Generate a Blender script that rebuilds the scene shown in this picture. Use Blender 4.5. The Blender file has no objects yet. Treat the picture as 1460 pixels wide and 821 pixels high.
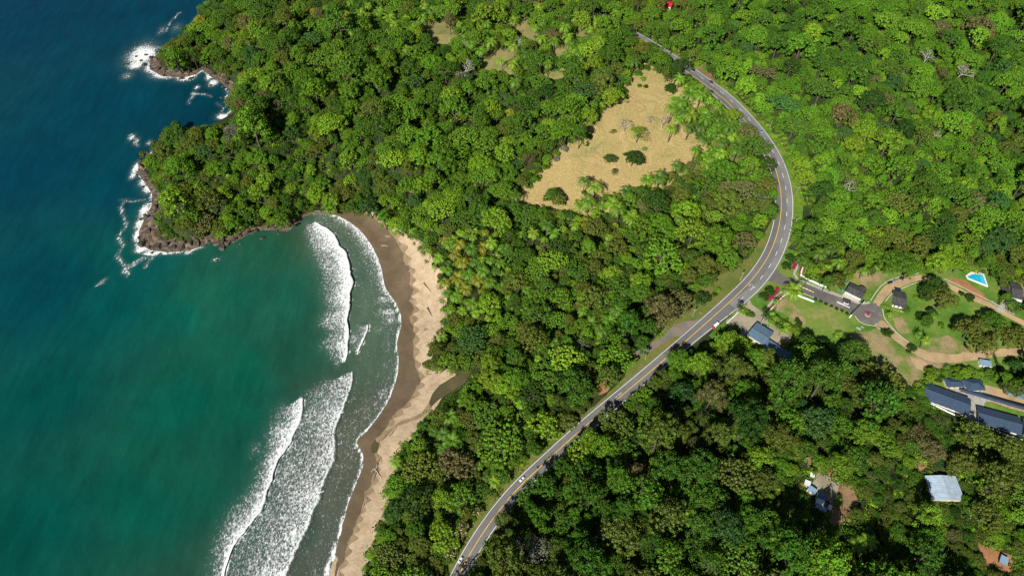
import bpy, bmesh, math, random
import numpy as np
from mathutils import Vector, Matrix
from mathutils.geometry import delaunay_2d_cdt

rng = np.random.default_rng(7)
random.seed(7)
SC = bpy.context.scene
COL = SC.collection

# ------------------------------------------------------------------ camera model
CZ, PITCH, FPX = 455.0, math.radians(53.0), 974.0
cP, sP = math.cos(PITCH), math.sin(PITCH)
cam = bpy.data.cameras.new('camera')
camo = bpy.data.objects.new('camera', cam)
COL.objects.link(camo)
camo.location = (0, 0, CZ)
camo.rotation_euler = (math.pi / 2 - PITCH, 0, 0)
cam.sensor_width = 36.0
cam.lens = 36.0 * FPX / 1460.0
cam.clip_end = 12000
cam.clip_start = 1
SC.camera = camo


def ray(px, py):
    u = (np.asarray(px, float) - 730.0) / FPX
    v = (410.5 - np.asarray(py, float)) / FPX
    return u, cP + v * sP, -sP + v * cP


def proj(x, y, z):
    dep = y * cP - (z - CZ) * sP
    up = y * sP + (z - CZ) * cP
    return 730 + FPX * x / dep, 410.5 - FPX * up / dep, dep


def at_z(px, py, z):
    a, b, c = ray(px, py)
    t = (np.asarray(z, float) - CZ) / c
    return a * t, b * t


def sstep(a, b, x):
    t = np.clip((x - a) / (b - a), 0, 1)
    return t * t * (3 - 2 * t)


def seg_dist(x, y, P, closed=False, val=None):
    """min distance of points to a polyline; optional value interpolated at the nearest point, and index"""
    x = np.asarray(x, float); y = np.asarray(y, float)
    best = np.full(x.shape, 1e18); bv = np.zeros(x.shape); bi = np.zeros(x.shape, int)
    n = len(P)
    for i in range(n if closed else n - 1):
        ax, ay = P[i][0], P[i][1]; bx, by = P[(i + 1) % n][0], P[(i + 1) % n][1]
        dx, dy = bx - ax, by - ay
        L = dx * dx + dy * dy + 1e-12
        t = np.clip(((x - ax) * dx + (y - ay) * dy) / L, 0, 1)
        d = (x - ax - t * dx) ** 2 + (y - ay - t * dy) ** 2
        m = d < best
        best = np.where(m, d, best); bi = np.where(m, i, bi)
        if val is not None:
            bv = np.where(m, val[i] + (val[(i + 1) % n] - val[i]) * t, bv)
    return np.sqrt(best), bv, bi


def inside(x, y, P):
    x = np.asarray(x, float); y = np.asarray(y, float)
    r = np.zeros(x.shape, bool)
    n = len(P)
    for i in range(n):
        ax, ay = P[i][0], P[i][1]; bx, by = P[i - 1][0], P[i - 1][1]
        if ay == by:
            continue
        c = ((ay > y) != (by > y)) & (x < (bx - ax) * (y - ay) / (by - ay) + ax)
        r ^= c
    return r


def catmull(P, step):
    P = [np.array(p, float) for p in P]
    out = []
    for i in range(len(P) - 1):
        p0 = P[i - 1] if i else 2 * P[0] - P[1]
        p1, p2 = P[i], P[i + 1]
        p3 = P[i + 2] if i + 2 < len(P) else 2 * P[-1] - P[-2]
        n = max(1, int(np.linalg.norm(p2 - p1) / step))
        for k in range(n):
            t = k / n
            out.append(0.5 * ((2 * p1) + (-p0 + p2) * t + (2 * p0 - 5 * p1 + 4 * p2 - p3) * t * t + (-p0 + 3 * p1 - 3 * p2 + p3) * t ** 3))
    out.append(P[-1])
    return np.array(out)


# value noise
_NT = np.random.default_rng(3).random((64, 64))


def vnoise(x, y):
    x = np.asarray(x, float); y = np.asarray(y, float)
    xi = np.floor(x).astype(int); yi = np.floor(y).astype(int)
    fx = x - xi; fy = y - yi
    fx = fx * fx * (3 - 2 * fx); fy = fy * fy * (3 - 2 * fy)
    g = lambda a, b: _NT[a % 64, b % 64]
    return (g(xi, yi) * (1 - fx) + g(xi + 1, yi) * fx) * (1 - fy) + (g(xi, yi + 1) * (1 - fx) + g(xi + 1, yi + 1) * fx) * fy


def fbm(x, y, o=3):
    s = 0; a = .5
    for k in range(o):
        s = s + a * vnoise(x * 2 ** k + 17 * k, y * 2 ** k + 5 * k); a *= .5
    return s


# ------------------------------------------------------------------ coast and terrain
COAST_PX = [(520, -190), (430, -120), (345, -60), (308, -22), (295, 8), (272, 38), (250, 62), (226, 76), (214, 88), (214, 99), (232, 109), (262, 111), (279, 106),
            (290, 98), (302, 110), (318, 120), (328, 130), (323, 142), (332, 158), (322, 168), (312, 184), (285, 194), (258, 192), (234, 200), (214, 222),
            (200, 232), (196, 246), (208, 260), (218, 276), (217, 294), (206, 312), (198, 330), (198, 346), (214, 356), (240, 359), (270, 357), (288, 350),
            (300, 344), (318, 350), (336, 344), (352, 334), (372, 327), (392, 327), (410, 331), (424, 318), (434, 308), (446, 303), (470, 303), (490, 308),
            (514, 324), (532, 346), (546, 376), (554, 410), (568, 429), (576, 448), (577, 464), (570, 489), (573, 510), (572, 532), (561, 566), (546, 592),
            (530, 613), (513, 629), (523, 646), (523, 664), (513, 690), (503, 713), (494, 745), (487, 772), (477, 798), (468, 821), (455, 860), (430, 920), (400, 1000)]
BEACH_I = 47           # first coast index that belongs to the sandy beach
_cx, _cy = at_z(np.array([p[0] for p in COAST_PX]), np.array([p[1] for p in COAST_PX]), 0.0)
COAST = np.stack([_cx, _cy], 1)
_cs = catmull(COAST[:BEACH_I], 12)
NB = len(_cs)
COAST = np.concatenate([_cs, catmull(COAST[BEACH_I:], 8)])
LAND = np.concatenate([COAST, [[COAST[-1][0], -2500], [5000, -2500], [5000, 6000], [COAST[0][0] + 300, 6000]]])

_h = [(335, 120, 95, 22), (290, 262, 75, 15), (430, 190, 120, 14), (620, 160, 150, 24), (930, 165, 120, 10), (1390, 60, 240, 60), (1270, 250, 130, 14),
      (1150, 700, 150, 10), (1400, 760, 150, 12), (780, 420, 110, 6), (1000, 20, 150, 18)]
HILLS = []
for px, py, s, a in _h:
    x, y = at_z(px, py, 20.0)
    HILLS.append((float(x), float(y), s, a))
ROADP = None
CELL, GX0, GX1, GY0, GY1 = 2.5, -760.0, 960.0, 60.0, 1120.0
HCACHE = {}


def cached(key, f, x, y):
    """bilinear look-up of a height function sampled once on a 2.5 m lattice"""
    if key not in HCACHE:
        gx_, gy_ = np.meshgrid(np.arange(GX0, GX1 + CELL, CELL), np.arange(GY0, GY1 + CELL, CELL))
        HCACHE[key] = f(gx_.ravel(), gy_.ravel()).reshape(gx_.shape)
    H = HCACHE[key]
    x = np.atleast_1d(np.asarray(x, float)); y = np.atleast_1d(np.asarray(y, float))
    u = np.clip((x - GX0) / CELL, 0, H.shape[1] - 1.001); v = np.clip((y - GY0) / CELL, 0, H.shape[0] - 1.001)
    i = u.astype(int); j = v.astype(int); u = u - i; v = v - j
    r = (H[j, i] * (1 - u) + H[j, i + 1] * u) * (1 - v) + (H[j + 1, i] * (1 - u) + H[j + 1, i + 1] * u) * v
    out = (x < GX0) | (x > GX1) | (y < GY0) | (y > GY1)
    if out.any():
        r = r.copy(); r[out] = f(x[out], y[out])
    return r


def hgt(x, y): return cached('full', hgt_exact, x, y)
def h0c(x, y): return cached('base', h0, x, y)


def h0(x, y):
    x = np.asarray(x, float); y = np.asarray(y, float)
    d, _, _ = seg_dist(x, y, COAST)
    d = np.where(inside(x, y, LAND), d, -d)
    h = 2.6 * sstep(0, 38, d) + 11 * sstep(28, 260, d)
    s = 0
    for hx, hy, sg, a in HILLS:
        s = s + a * np.exp(-((x - hx) ** 2 + (y - hy) ** 2) / (2 * sg * sg))
    s = s + 5 * (fbm(x / 70, y / 70) - .45) * sstep(40, 110, d)
    h = h + s * sstep(4, 62, d) + np.where(d > 0, 0, 0)
    return np.where(d > 0, h, np.maximum(-9, d * .16))


def hgt_exact(x, y):
    h = h0c(x, y) if np.size(x) > 5000 else h0(x, y)
    if ROADP is not None:
        dr, zr, _ = seg_dist(x, y, ROADP, val=ROADP[:, 2])
        w = 1 - sstep(10.5, 34, dr)
        h = h * (1 - w) + zr * w
    return h


def unproj(px, py, extra=0.0, f=None):
    f = f or hgt
    px = np.atleast_1d(np.asarray(px, float)); py = np.atleast_1d(np.asarray(py, float))
    z = np.full(px.shape, 18.0)
    for _ in range(22):
        x, y = at_z(px, py, z + extra)
        z = z + .75 * (f(x, y) - z)
    x, y = at_z(px, py, z + extra)
    return x, y, z


def W(p, extra=0.0):
    x, y, z = unproj(p[0], p[1], extra)
    return Vector((float(x[0]), float(y[0]), float(z[0])))


# main road: the yellow line traced on the photograph
YEL = [(640, 850), (653.8, 818), (662, 801), (679, 773), (696, 747.6), (718.5, 718), (733, 700), (749, 684), (772, 664.6), (805, 633), (836, 606), (869, 578),
       (914, 541), (950, 510), (983, 482), (1013, 455), (1043, 428), (1072, 400), (1089.3, 377), (1101, 356), (1107, 340), (1110.6, 327), (1113.7, 311),
       (1114.5, 293), (1114, 274), (1110.6, 254), (1105, 238), (1098, 221), (1087, 204), (1069, 180), (1047, 156), (1026, 136), (1003, 120), (980, 103), (956, 87), (915, 60),
       (880, 42), (840, 20), (800, -10)]
_x, _y, _z = unproj([p[0] for p in YEL], [p[1] for p in YEL], f=h0c)
for _ in range(6):
    _z[1:-1] = .25 * _z[:-2] + .5 * _z[1:-1] + .25 * _z[2:]
_x, _y = at_z([p[0] for p in YEL], [p[1] for p in YEL], _z)
ROADY = catmull(np.stack([_x, _y, _z], 1), 4.0)          # yellow line, world
for _ in range(14):
    ROADY[1:-1] = .25 * ROADY[:-2] + .5 * ROADY[1:-1] + .25 * ROADY[2:]
_t = np.gradient(ROADY[:, :2], axis=0)
_t /= np.linalg.norm(_t, axis=1)[:, None]
ROADN = np.stack([_t[:, 1], -_t[:, 0]], 1)               # to the right when driving up the picture
_ss = np.concatenate([[0], np.cumsum(np.linalg.norm(np.diff(ROADY[:, :2], axis=0), axis=1))])
_i3 = int(np.argmin(np.abs(ROADY[:, 1] - at_z(1000, 466, 15)[1])))
S3 = _ss[_i3]
ROAD_S = _ss
ROAD_R = 4.5 + 4.6 * sstep(S3 - 45, S3 + 45, _ss)        # third lane on the right from the bend on
ROAD_L = np.full(len(_ss), 4.5)
ROADP = ROADY.copy()
ROADP[:, :2] += ROADN * ((ROAD_R - ROAD_L) / 2)[:, None]

# ------------------------------------------------------------------ helpers for objects
def link(o, parent=None):
    COL.objects.link(o)
    if parent is not None:
        o.parent = parent
    return o


def obj(name, me, mat=None, parent=None):
    if isinstance(me, bmesh.types.BMesh):
        m = bpy.data.meshes.new(name)
        me.to_mesh(m); me.free(); me = m
    if mat is not None and not me.materials:
        me.materials.append(mat)
    return link(bpy.data.objects.new(name, me), parent)


def tag(o, label=None, cat=None, group=None, kind=None):
    if label: o['label'] = label
    if cat: o['category'] = cat
    if group: o['group'] = group
    if kind: o['kind'] = kind
    return o


def thing(name, label, cat, loc=(0, 0, 0), rz=0.0, group=None):
    o = bpy.data.objects.new(name, None)
    o.empty_display_size = .3
    COL.objects.link(o)
    o.location = loc; o.rotation_euler = (0, 0, rz)
    return tag(o, label, cat, group)


def pymesh(name, v, f, mat=None, smooth=False):
    me = bpy.data.meshes.new(name)
    me.from_pydata([tuple(p) for p in v], [], [tuple(q) for q in f])
    if mat is not None: me.materials.append(mat)
    if smooth: me.polygons.foreach_set('use_smooth', [True] * len(me.polygons))
    me.update()
    return me


def box_into(bm, c, s, rz=0.0, bev=0.0):
    r = bmesh.ops.create_cube(bm, size=1.0)
    vs = r['verts']
    bmesh.ops.scale(bm, vec=s, verts=vs)
    if bev:
        es = list({e for v in vs for e in v.link_edges})
        q = bmesh.ops.bevel(bm, geom=es, offset=bev, segments=1, affect='EDGES')
        vs = list({v for f in q['faces'] for v in f.verts} | {v for v in vs if v.is_valid})
    if rz: bmesh.ops.rotate(bm, cent=(0, 0, 0), matrix=Matrix.Rotation(rz, 3, 'Z'), verts=vs)
    bmesh.ops.translate(bm, vec=c, verts=vs)


def boxm(c, s, rz=0.0, bev=0.0):
    bm = bmesh.new(); box_into(bm, c, s, rz, bev); return bm


def tube_into(bm, pts, rad, n=6, cap=True):
    rings = []
    P = [Vector(p) for p in pts]
    for i, p in enumerate(P):
        t = (P[min(i + 1, len(P) - 1)] - P[max(i - 1, 0)]).normalized()
        a = t.orthogonal().normalized(); b = t.cross(a)
        r = rad[i] if hasattr(rad, '__len__') else rad
        rings.append([bm.verts.new(p + (a * math.cos(2 * math.pi * k / n) + b * math.sin(2 * math.pi * k / n)) * r) for k in range(n)])
    for i in range(len(rings) - 1):
        for k in range(n):
            bm.faces.new((rings[i][k], rings[i][(k + 1) % n], rings[i + 1][(k + 1) % n], rings[i + 1][k]))
    if cap:
        bm.faces.new(rings[0][::-1]); bm.faces.new(rings[-1])


def prism_into(bm, prof, x0, x1):
    """profile in (y,z) extruded along x"""
    a = [bm.verts.new((x0, y, z)) for y, z in prof]
    b = [bm.verts.new((x1, y, z)) for y, z in prof]
    n = len(prof)
    for k in range(n):
        bm.faces.new((a[k], a[(k + 1) % n], b[(k + 1) % n], b[k]))
    bm.faces.new(a[::-1]); bm.faces.new(b)


def clean(bm):
    bmesh.ops.recalc_face_normals(bm, faces=bm.faces)
    return bm


# ------------------------------------------------------------------ materials
def newmat(name):
    m = bpy.data.materials.new(name); m.use_nodes = True
    nt = m.node_tree
    return m, nt, nt.nodes['Principled BSDF']


def nd(nt, t, **kw):
    n = nt.nodes.new(t)
    for k, v in kw.items():
        if k.startswith('i_'):
            n.inputs[k[2:].replace('_', ' ')].default_value = v
        else:
            setattr(n, k, v)
    return n


def ramp(nt, stops):
    r = nt.nodes.new('ShaderNodeValToRGB')
    e = r.color_ramp.elements
    while len(e) < len(stops): e.new(.5)
    for q, (p, c) in zip(e, stops):
        q.position = p; q.color = (*c, 1) if len(c) == 3 else c
    return r


def noise_mat(name, stops, scale=.2, detail=6, rough=.9, stops2=None, scale2=1.5, mix2=.4, bump=0.0, bscale=2.0, spec=.2, stretch=None, dist=0.0):
    """two layers of noise colour, object-space (= world for objects at the origin)"""
    m, nt, b = newmat(name)
    tc = nd(nt, 'ShaderNodeTexCoord')
    src = tc.outputs['Object']
    if stretch:
        mp = nd(nt, 'ShaderNodeMapping'); mp.inputs['Scale'].default_value = stretch[0]; mp.inputs['Rotation'].default_value = (0, 0, stretch[1])
        nt.links.new(src, mp.inputs[0]); src = mp.outputs[0]
    n1 = nd(nt, 'ShaderNodeTexNoise', i_Scale=scale, i_Detail=detail, i_Roughness=.6, i_Distortion=dist)
    nt.links.new(src, n1.inputs['Vector'])
    r1 = ramp(nt, stops); nt.links.new(n1.outputs['Fac'], r1.inputs[0])
    col = r1.outputs[0]
    if stops2:
        n2 = nd(nt, 'ShaderNodeTexNoise', i_Scale=scale2, i_Detail=5.0, i_Roughness=.65)
        nt.links.new(src, n2.inputs['Vector'])
        r2 = ramp(nt, stops2); nt.links.new(n2.outputs['Fac'], r2.inputs[0])
        mx = nd(nt, 'ShaderNodeMix', data_type='RGBA', blend_type='MULTIPLY'); mx.inputs[0].default_value = mix2
        nt.links.new(col, mx.inputs[6]); nt.links.new(r2.outputs[0], mx.inputs[7]); col = mx.outputs[2]
    nt.links.new(col, b.inputs['Base Color'])
    b.inputs['Roughness'].default_value = rough
    b.inputs['Specular IOR Level'].default_value = spec
    if bump:
        n3 = nd(nt, 'ShaderNodeTexNoise', i_Scale=bscale, i_Detail=5.0)
        nt.links.new(src, n3.inputs['Vector'])
        bp = nd(nt, 'ShaderNodeBump'); bp.inputs['Strength'].default_value = bump; bp.inputs['Distance'].default_value = 1.0
        nt.links.new(n3.outputs['Fac'], bp.inputs['Height']); nt.links.new(bp.outputs[0], b.inputs['Normal'])
    return m


def plain(name, c, rough=.6, metal=0.0, var=.12, scale=.6):
    lo = tuple(max(0, k * (1 - var)) for k in c); hi = tuple(min(1, k * (1 + var)) for k in c)
    m = noise_mat(name, [(.3, lo), (.7, hi)], scale=scale, rough=rough, spec=.4)
    m.node_tree.nodes['Principled BSDF'].inputs['Metallic'].default_value = metal
    return m


def seam_mat(name, c, pitch=1.0, rough=.45, wear=(.75, 1.15), rust=None):
    """ribbed sheet-metal roofing: ribs run down the slope (local y), plus weathering"""
    m, nt, b = newmat(name)
    tc = nd(nt, 'ShaderNodeTexCoord')
    w = nd(nt, 'ShaderNodeTexWave', bands_direction='X', i_Scale=.314 / pitch)
    nt.links.new(tc.outputs['Object'], w.inputs['Vector'])
    n = nd(nt, 'ShaderNodeTexNoise', i_Scale=.35, i_Detail=6.0, i_Roughness=.65)
    nt.links.new(tc.outputs['Object'], n.inputs['Vector'])
    st = [(.25, tuple(k * wear[0] for k in c)), (.7, tuple(k * wear[1] for k in c))]
    if rust: st = [(.3, rust), (.42, tuple(k * wear[0] for k in c)), (.75, tuple(k * wear[1] for k in c))]
    r = ramp(nt, st); nt.links.new(n.outputs['Fac'], r.inputs[0])
    wr = ramp(nt, [(0, (.86, .86, .86)), (.25, (1, 1, 1))]); nt.links.new(w.outputs['Fac'], wr.inputs[0])
    mx = nd(nt, 'ShaderNodeMix', data_type='RGBA', blend_type='MULTIPLY'); mx.inputs[0].default_value = .6
    nt.links.new(r.outputs[0], mx.inputs[6]); nt.links.new(wr.outputs[0], mx.inputs[7])
    nt.links.new(mx.outputs[2], b.inputs['Base Color'])
    b.inputs['Roughness'].default_value = rough; b.inputs['Specular IOR Level'].default_value = .4
    bp = nd(nt, 'ShaderNodeBump'); bp.inputs['Strength'].default_value = .25; bp.inputs['Distance'].default_value = .04
    nt.links.new(w.outputs['Fac'], bp.inputs['Height']); nt.links.new(bp.outputs[0], b.inputs['Normal'])
    return m


M = {}
M['forest_floor'] = noise_mat('forest_floor', [(.3, (.022, .035, .010)), (.52, (.035, .055, .014)), (.66, (.06, .075, .02)), (.78, (.13, .085, .045))], scale=.06, stops2=[(.3, (.5, .5, .5)), (.7, (1, 1, 1))], scale2=.6, mix2=.8, bump=.5, bscale=.8)
M['sand'] = noise_mat('sand', [(.33, (.37, .275, .175)), (.5, (.46, .35, .228)), (.68, (.53, .41, .275))], scale=.12, stops2=[(.3, (.72, .7, .68)), (.6, (1, 1, 1))], scale2=.45, mix2=.7, bump=.35, bscale=.5)
M['wet_sand'] = noise_mat('wet_sand', [(.3, (.11, .08, .048)), (.7, (.175, .126, .075))], scale=.08, stops2=[(.35, (.8, .8, .8)), (.65, (1, 1, 1))], scale2=.5, mix2=.6, rough=.5, spec=.35)
M['pasture'] = noise_mat('pasture', [(.26, (.23, .235, .085)), (.38, (.36, .295, .12)), (.55, (.455, .345, .148)), (.74, (.43, .30, .135))], scale=.03, stops2=[(.32, (.62, .66, .55)), (.6, (1, 1, 1))], scale2=.5, mix2=.6, bump=.3, bscale=.6, dist=.8)
_nt = M['pasture'].node_tree; _b = _nt.nodes['Principled BSDF']; _src = _b.inputs['Base Color'].links[0].from_socket
_tc = nd(_nt, 'ShaderNodeTexCoord'); _w = nd(_nt, 'ShaderNodeTexNoise', i_Scale=.018, i_Detail=4.0, i_Roughness=.42, i_Distortion=.8)
_nt.links.new(_tc.outputs['Object'], _w.inputs['Vector'])
_k = nd(_nt, 'ShaderNodeMath', operation='MULTIPLY'); _k.inputs[1].default_value = 260.0; _nt.links.new(_w.outputs['Fac'], _k.inputs[0])
_s = nd(_nt, 'ShaderNodeMath', operation='SINE'); _nt.links.new(_k.outputs[0], _s.inputs[0])
_r = ramp(_nt, [(.0, (.72, .68, .56)), (.55, (1, 1, 1))]); _nt.links.new(_s.outputs[0], _r.inputs[0])
_m = nd(_nt, 'ShaderNodeMix', data_type='RGBA', blend_type='MULTIPLY'); _m.inputs[0].default_value = .48
_nt.links.new(_src, _m.inputs[6]); _nt.links.new(_r.outputs[0], _m.inputs[7]); _nt.links.new(_m.outputs[2], _b.inputs['Base Color'])
M['dry_grass'] = noise_mat('dry_grass', [(.28, (.15, .19, .05)), (.48, (.27, .25, .09)), (.64, (.37, .29, .13)), (.8, (.36, .19, .09))], scale=.06, stops2=[(.32, (.6, .7, .5)), (.6, (1, 1, 1))], scale2=.5, mix2=.7, bump=.3)
M['verge'] = noise_mat('verge', [(.3, (.085, .13, .022)), (.5, (.14, .16, .035)), (.68, (.20, .165, .055)), (.8, (.26, .16, .08))], scale=.07, stops2=[(.3, (.6, .65, .55)), (.65, (1, 1, 1))], scale2=.6, mix2=.7, bump=.4, bscale=1.0)
M['bank'] = noise_mat('bank', [(.3, (.085, .17, .016)), (.5, (.13, .24, .024)), (.7, (.22, .28, .04))], scale=.12, stops2=[(.3, (.45, .5, .4)), (.65, (1, 1, 1))], scale2=.8, mix2=.8, bump=.9, bscale=.7)
M['lawn'] = noise_mat('lawn', [(.28, (.058, .14, .016)), (.46, (.10, .205, .025)), (.60, (.17, .235, .045)), (.70, (.26, .25, .085)), (.80, (.33, .235, .125))], scale=.04, stops2=[(.3, (.62, .66, .55)), (.65, (1, 1, 1))], scale2=.3, mix2=.75, bump=.25, bscale=1.0)
M['patchy'] = noise_mat('patchy', [(.32, (.10, .18, .028)), (.43, (.17, .21, .05)), (.54, (.30, .235, .12)), (.68, (.38, .265, .15)), (.8, (.15, .20, .045))], scale=.08, stops2=[(.3, (.65, .68, .6)), (.65, (1, 1, 1))], scale2=.45, mix2=.7, bump=.3, bscale=1.0)
M['soil'] = noise_mat('soil', [(.3, (.17, .105, .06)), (.5, (.27, .165, .09)), (.7, (.37, .225, .12))], scale=.09, stops2=[(.3, (.7, .75, .65)), (.62, (1, 1, 1))], scale2=.7, mix2=.7, bump=.4, bscale=.8)
M['red_soil'] = noise_mat('red_soil', [(.3, (.28, .13, .06)), (.7, (.42, .20, .10))], scale=.15, stops2=[(.3, (.6, .6, .55)), (.62, (1, 1, 1))], scale2=.8, mix2=.6)
M['dirt_road'] = noise_mat('dirt_road', [(.3, (.32, .225, .125)), (.55, (.45, .32, .185)), (.75, (.52, .345, .18))], scale=.12, stops2=[(.3, (.75, .72, .68)), (.62, (1, 1, 1))], scale2=.7, mix2=.6)
M['gravel'] = noise_mat('gravel', [(.3, (.24, .21, .15)), (.6, (.36, .31, .22)), (.78, (.33, .25, .15))], scale=.1, stops2=[(.3, (.7, .7, .7)), (.62, (1, 1, 1))], scale2=1.2, mix2=.6)
M['track'] = noise_mat('track', [(.3, (.14, .125, .105)), (.6, (.21, .18, .15)), (.78, (.25, .18, .12))], scale=.12, stops2=[(.3, (.75, .75, .75)), (.62, (1, 1, 1))], scale2=.9, mix2=.6)
M['asphalt'] = noise_mat('asphalt', [(.3, (.125, .125, .128)), (.55, (.16, .158, .155)), (.72, (.20, .196, .186))], scale=.05, stops2=[(.3, (.78, .78, .78)), (.62, (1, 1, 1))], scale2=.8, mix2=.6, rough=.85)
M['old_asphalt'] = noise_mat('old_asphalt', [(.3, (.11, .102, .096)), (.55, (.15, .137, .127)), (.75, (.24, .218, .19))], scale=.11, stops2=[(.3, (.75, .75, .75)), (.62, (1, 1, 1))], scale2=.8, mix2=.6, rough=.9)
M['dark_asphalt'] = noise_mat('dark_asphalt', [(.3, (.11, .11, .113)), (.7, (.15, .148, .146))], scale=.08, stops2=[(.3, (.78, .78, .78)), (.62, (1, 1, 1))], scale2=.8, mix2=.6, rough=.85)
M['concrete'] = noise_mat('concrete', [(.3, (.30, .285, .25)), (.7, (.44, .42, .38))], scale=.3, stops2=[(.3, (.8, .8, .8)), (.62, (1, 1, 1))], scale2=1.5, mix2=.6)
M['pale_kerb'] = plain('pale_kerb', (.52, .50, .44), .8)
M['white_paint'] = plain('white_paint', (.70, .69, .66), .6, var=.12)
M['white_wall'] = plain('white_wall', (.74, .73, .69), .7, var=.08)
M['yellow_paint'] = plain('yellow_paint', (.62, .38, .06), .6, var=.18)
M['cream_wall'] = plain('cream_wall', (.58, .50, .38), .8)
M['teal_wall'] = plain('teal_wall', (.03, .30, .28), .7)
M['brick_wall'] = plain('brick_wall', (.40, .16, .10), .8)
M['navy_roof'] = seam_mat('navy_roof', (.046, .074, .122), 1.2, .42)
M['steel_roof'] = seam_mat('steel_roof', (.10, .165, .235), 1.1, .45)
M['tin_roof'] = seam_mat('tin_roof', (.40, .50, .60), 1.6, .5, (.65, 1.15))
M['blue_tin'] = seam_mat('blue_tin', (.22, .34, .46), .9, .5, (.7, 1.1))
M['white_tin'] = seam_mat('white_tin', (.66, .68, .68), .9, .5, (.7, 1.1))
M['brown_roof'] = seam_mat('brown_roof', (.25, .155, .10), .9, .6, (.65, 1.15))
M['rust_roof'] = seam_mat('rust_roof', (.16, .05, .03), .9, .7, (.7, 1.2))
M['red_roof'] = seam_mat('red_roof', (.55, .025, .02), .9, .55, (.8, 1.1))
M['dark_roof'] = noise_mat('dark_roof', [(.3, (.050, .048, .048)), (.55, (.075, .072, .072)), (.75, (.13, .125, .12))], scale=.5, stops2=[(.3, (.7, .7, .7)), (.62, (1, 1, 1))], scale2=2.0, mix2=.6, rough=.85)
M['glass'] = plain('glass', (.02, .03, .04), .08, var=.1)
M['wood'] = noise_mat('wood', [(.3, (.13, .09, .06)), (.7, (.27, .20, .14))], scale=1.2, rough=.9)
M['pale_wood'] = noise_mat('pale_wood', [(.3, (.30, .24, .18)), (.7, (.46, .39, .31))], scale=1.2, rough=.9)
M['metal'] = plain('metal', (.45, .46, .47), .4, .6)
M['tyre'] = plain('tyre', (.02, .02, .02), .9)
M['tarp'] = plain('tarp', (.16, .27, .33), .5, var=.35)
M['pool_water'] = noise_mat('pool_water', [(.3, (.012, .34, .55)), (.7, (.03, .44, .64))], scale=.25, rough=.08, spec=.5, bump=.05, bscale=1.5)
M['pool_step'] = plain('pool_step', (.05, .50, .66), .4)
M['rock'] = noise_mat('rock', [(.28, (.04, .033, .028)), (.45, (.115, .088, .066)), (.6, (.23, .17, .122)), (.75, (.38, .285, .205))], scale=.3, stops2=[(.3, (.5, .5, .5)), (.65, (1, 1, 1))], scale2=1.6, mix2=.7, bump=.8, bscale=1.2)
M['dark_rock'] = noise_mat('dark_rock', [(.3, (.028, .025, .024)), (.7, (.10, .085, .072))], scale=.5, stops2=[(.3, (.5, .5, .5)), (.65, (1, 1, 1))], scale2=1.6, mix2=.7, bump=.8, bscale=1.2, rough=.6, spec=.4)
M['river'] = noise_mat('river', [(.3, (.05, .052, .02)), (.6, (.095, .078, .036)), (.8, (.15, .11, .06))], scale=.06, rough=.12, spec=.5, bump=.03, bscale=1.0)
M['damp_sand'] = noise_mat('damp_sand', [(.3, (.20, .145, .085)), (.5, (.28, .205, .12)), (.7, (.36, .265, .16))], scale=.16, stops2=[(.35, (.75, .75, .75)), (.65, (1, 1, 1))], scale2=.5, mix2=.7, rough=.8)
M['lane'] = noise_mat('lane', [(.3, (.165, .165, .163)), (.55, (.205, .202, .196)), (.72, (.245, .238, .226))], scale=.07, stops2=[(.3, (.78, .78, .78)), (.62, (1, 1, 1))], scale2=.8, mix2=.6, rough=.9)
M['red_flower'] = plain('red_flower', (.27, .008, .04), .8, var=.4, scale=1.5)


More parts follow.
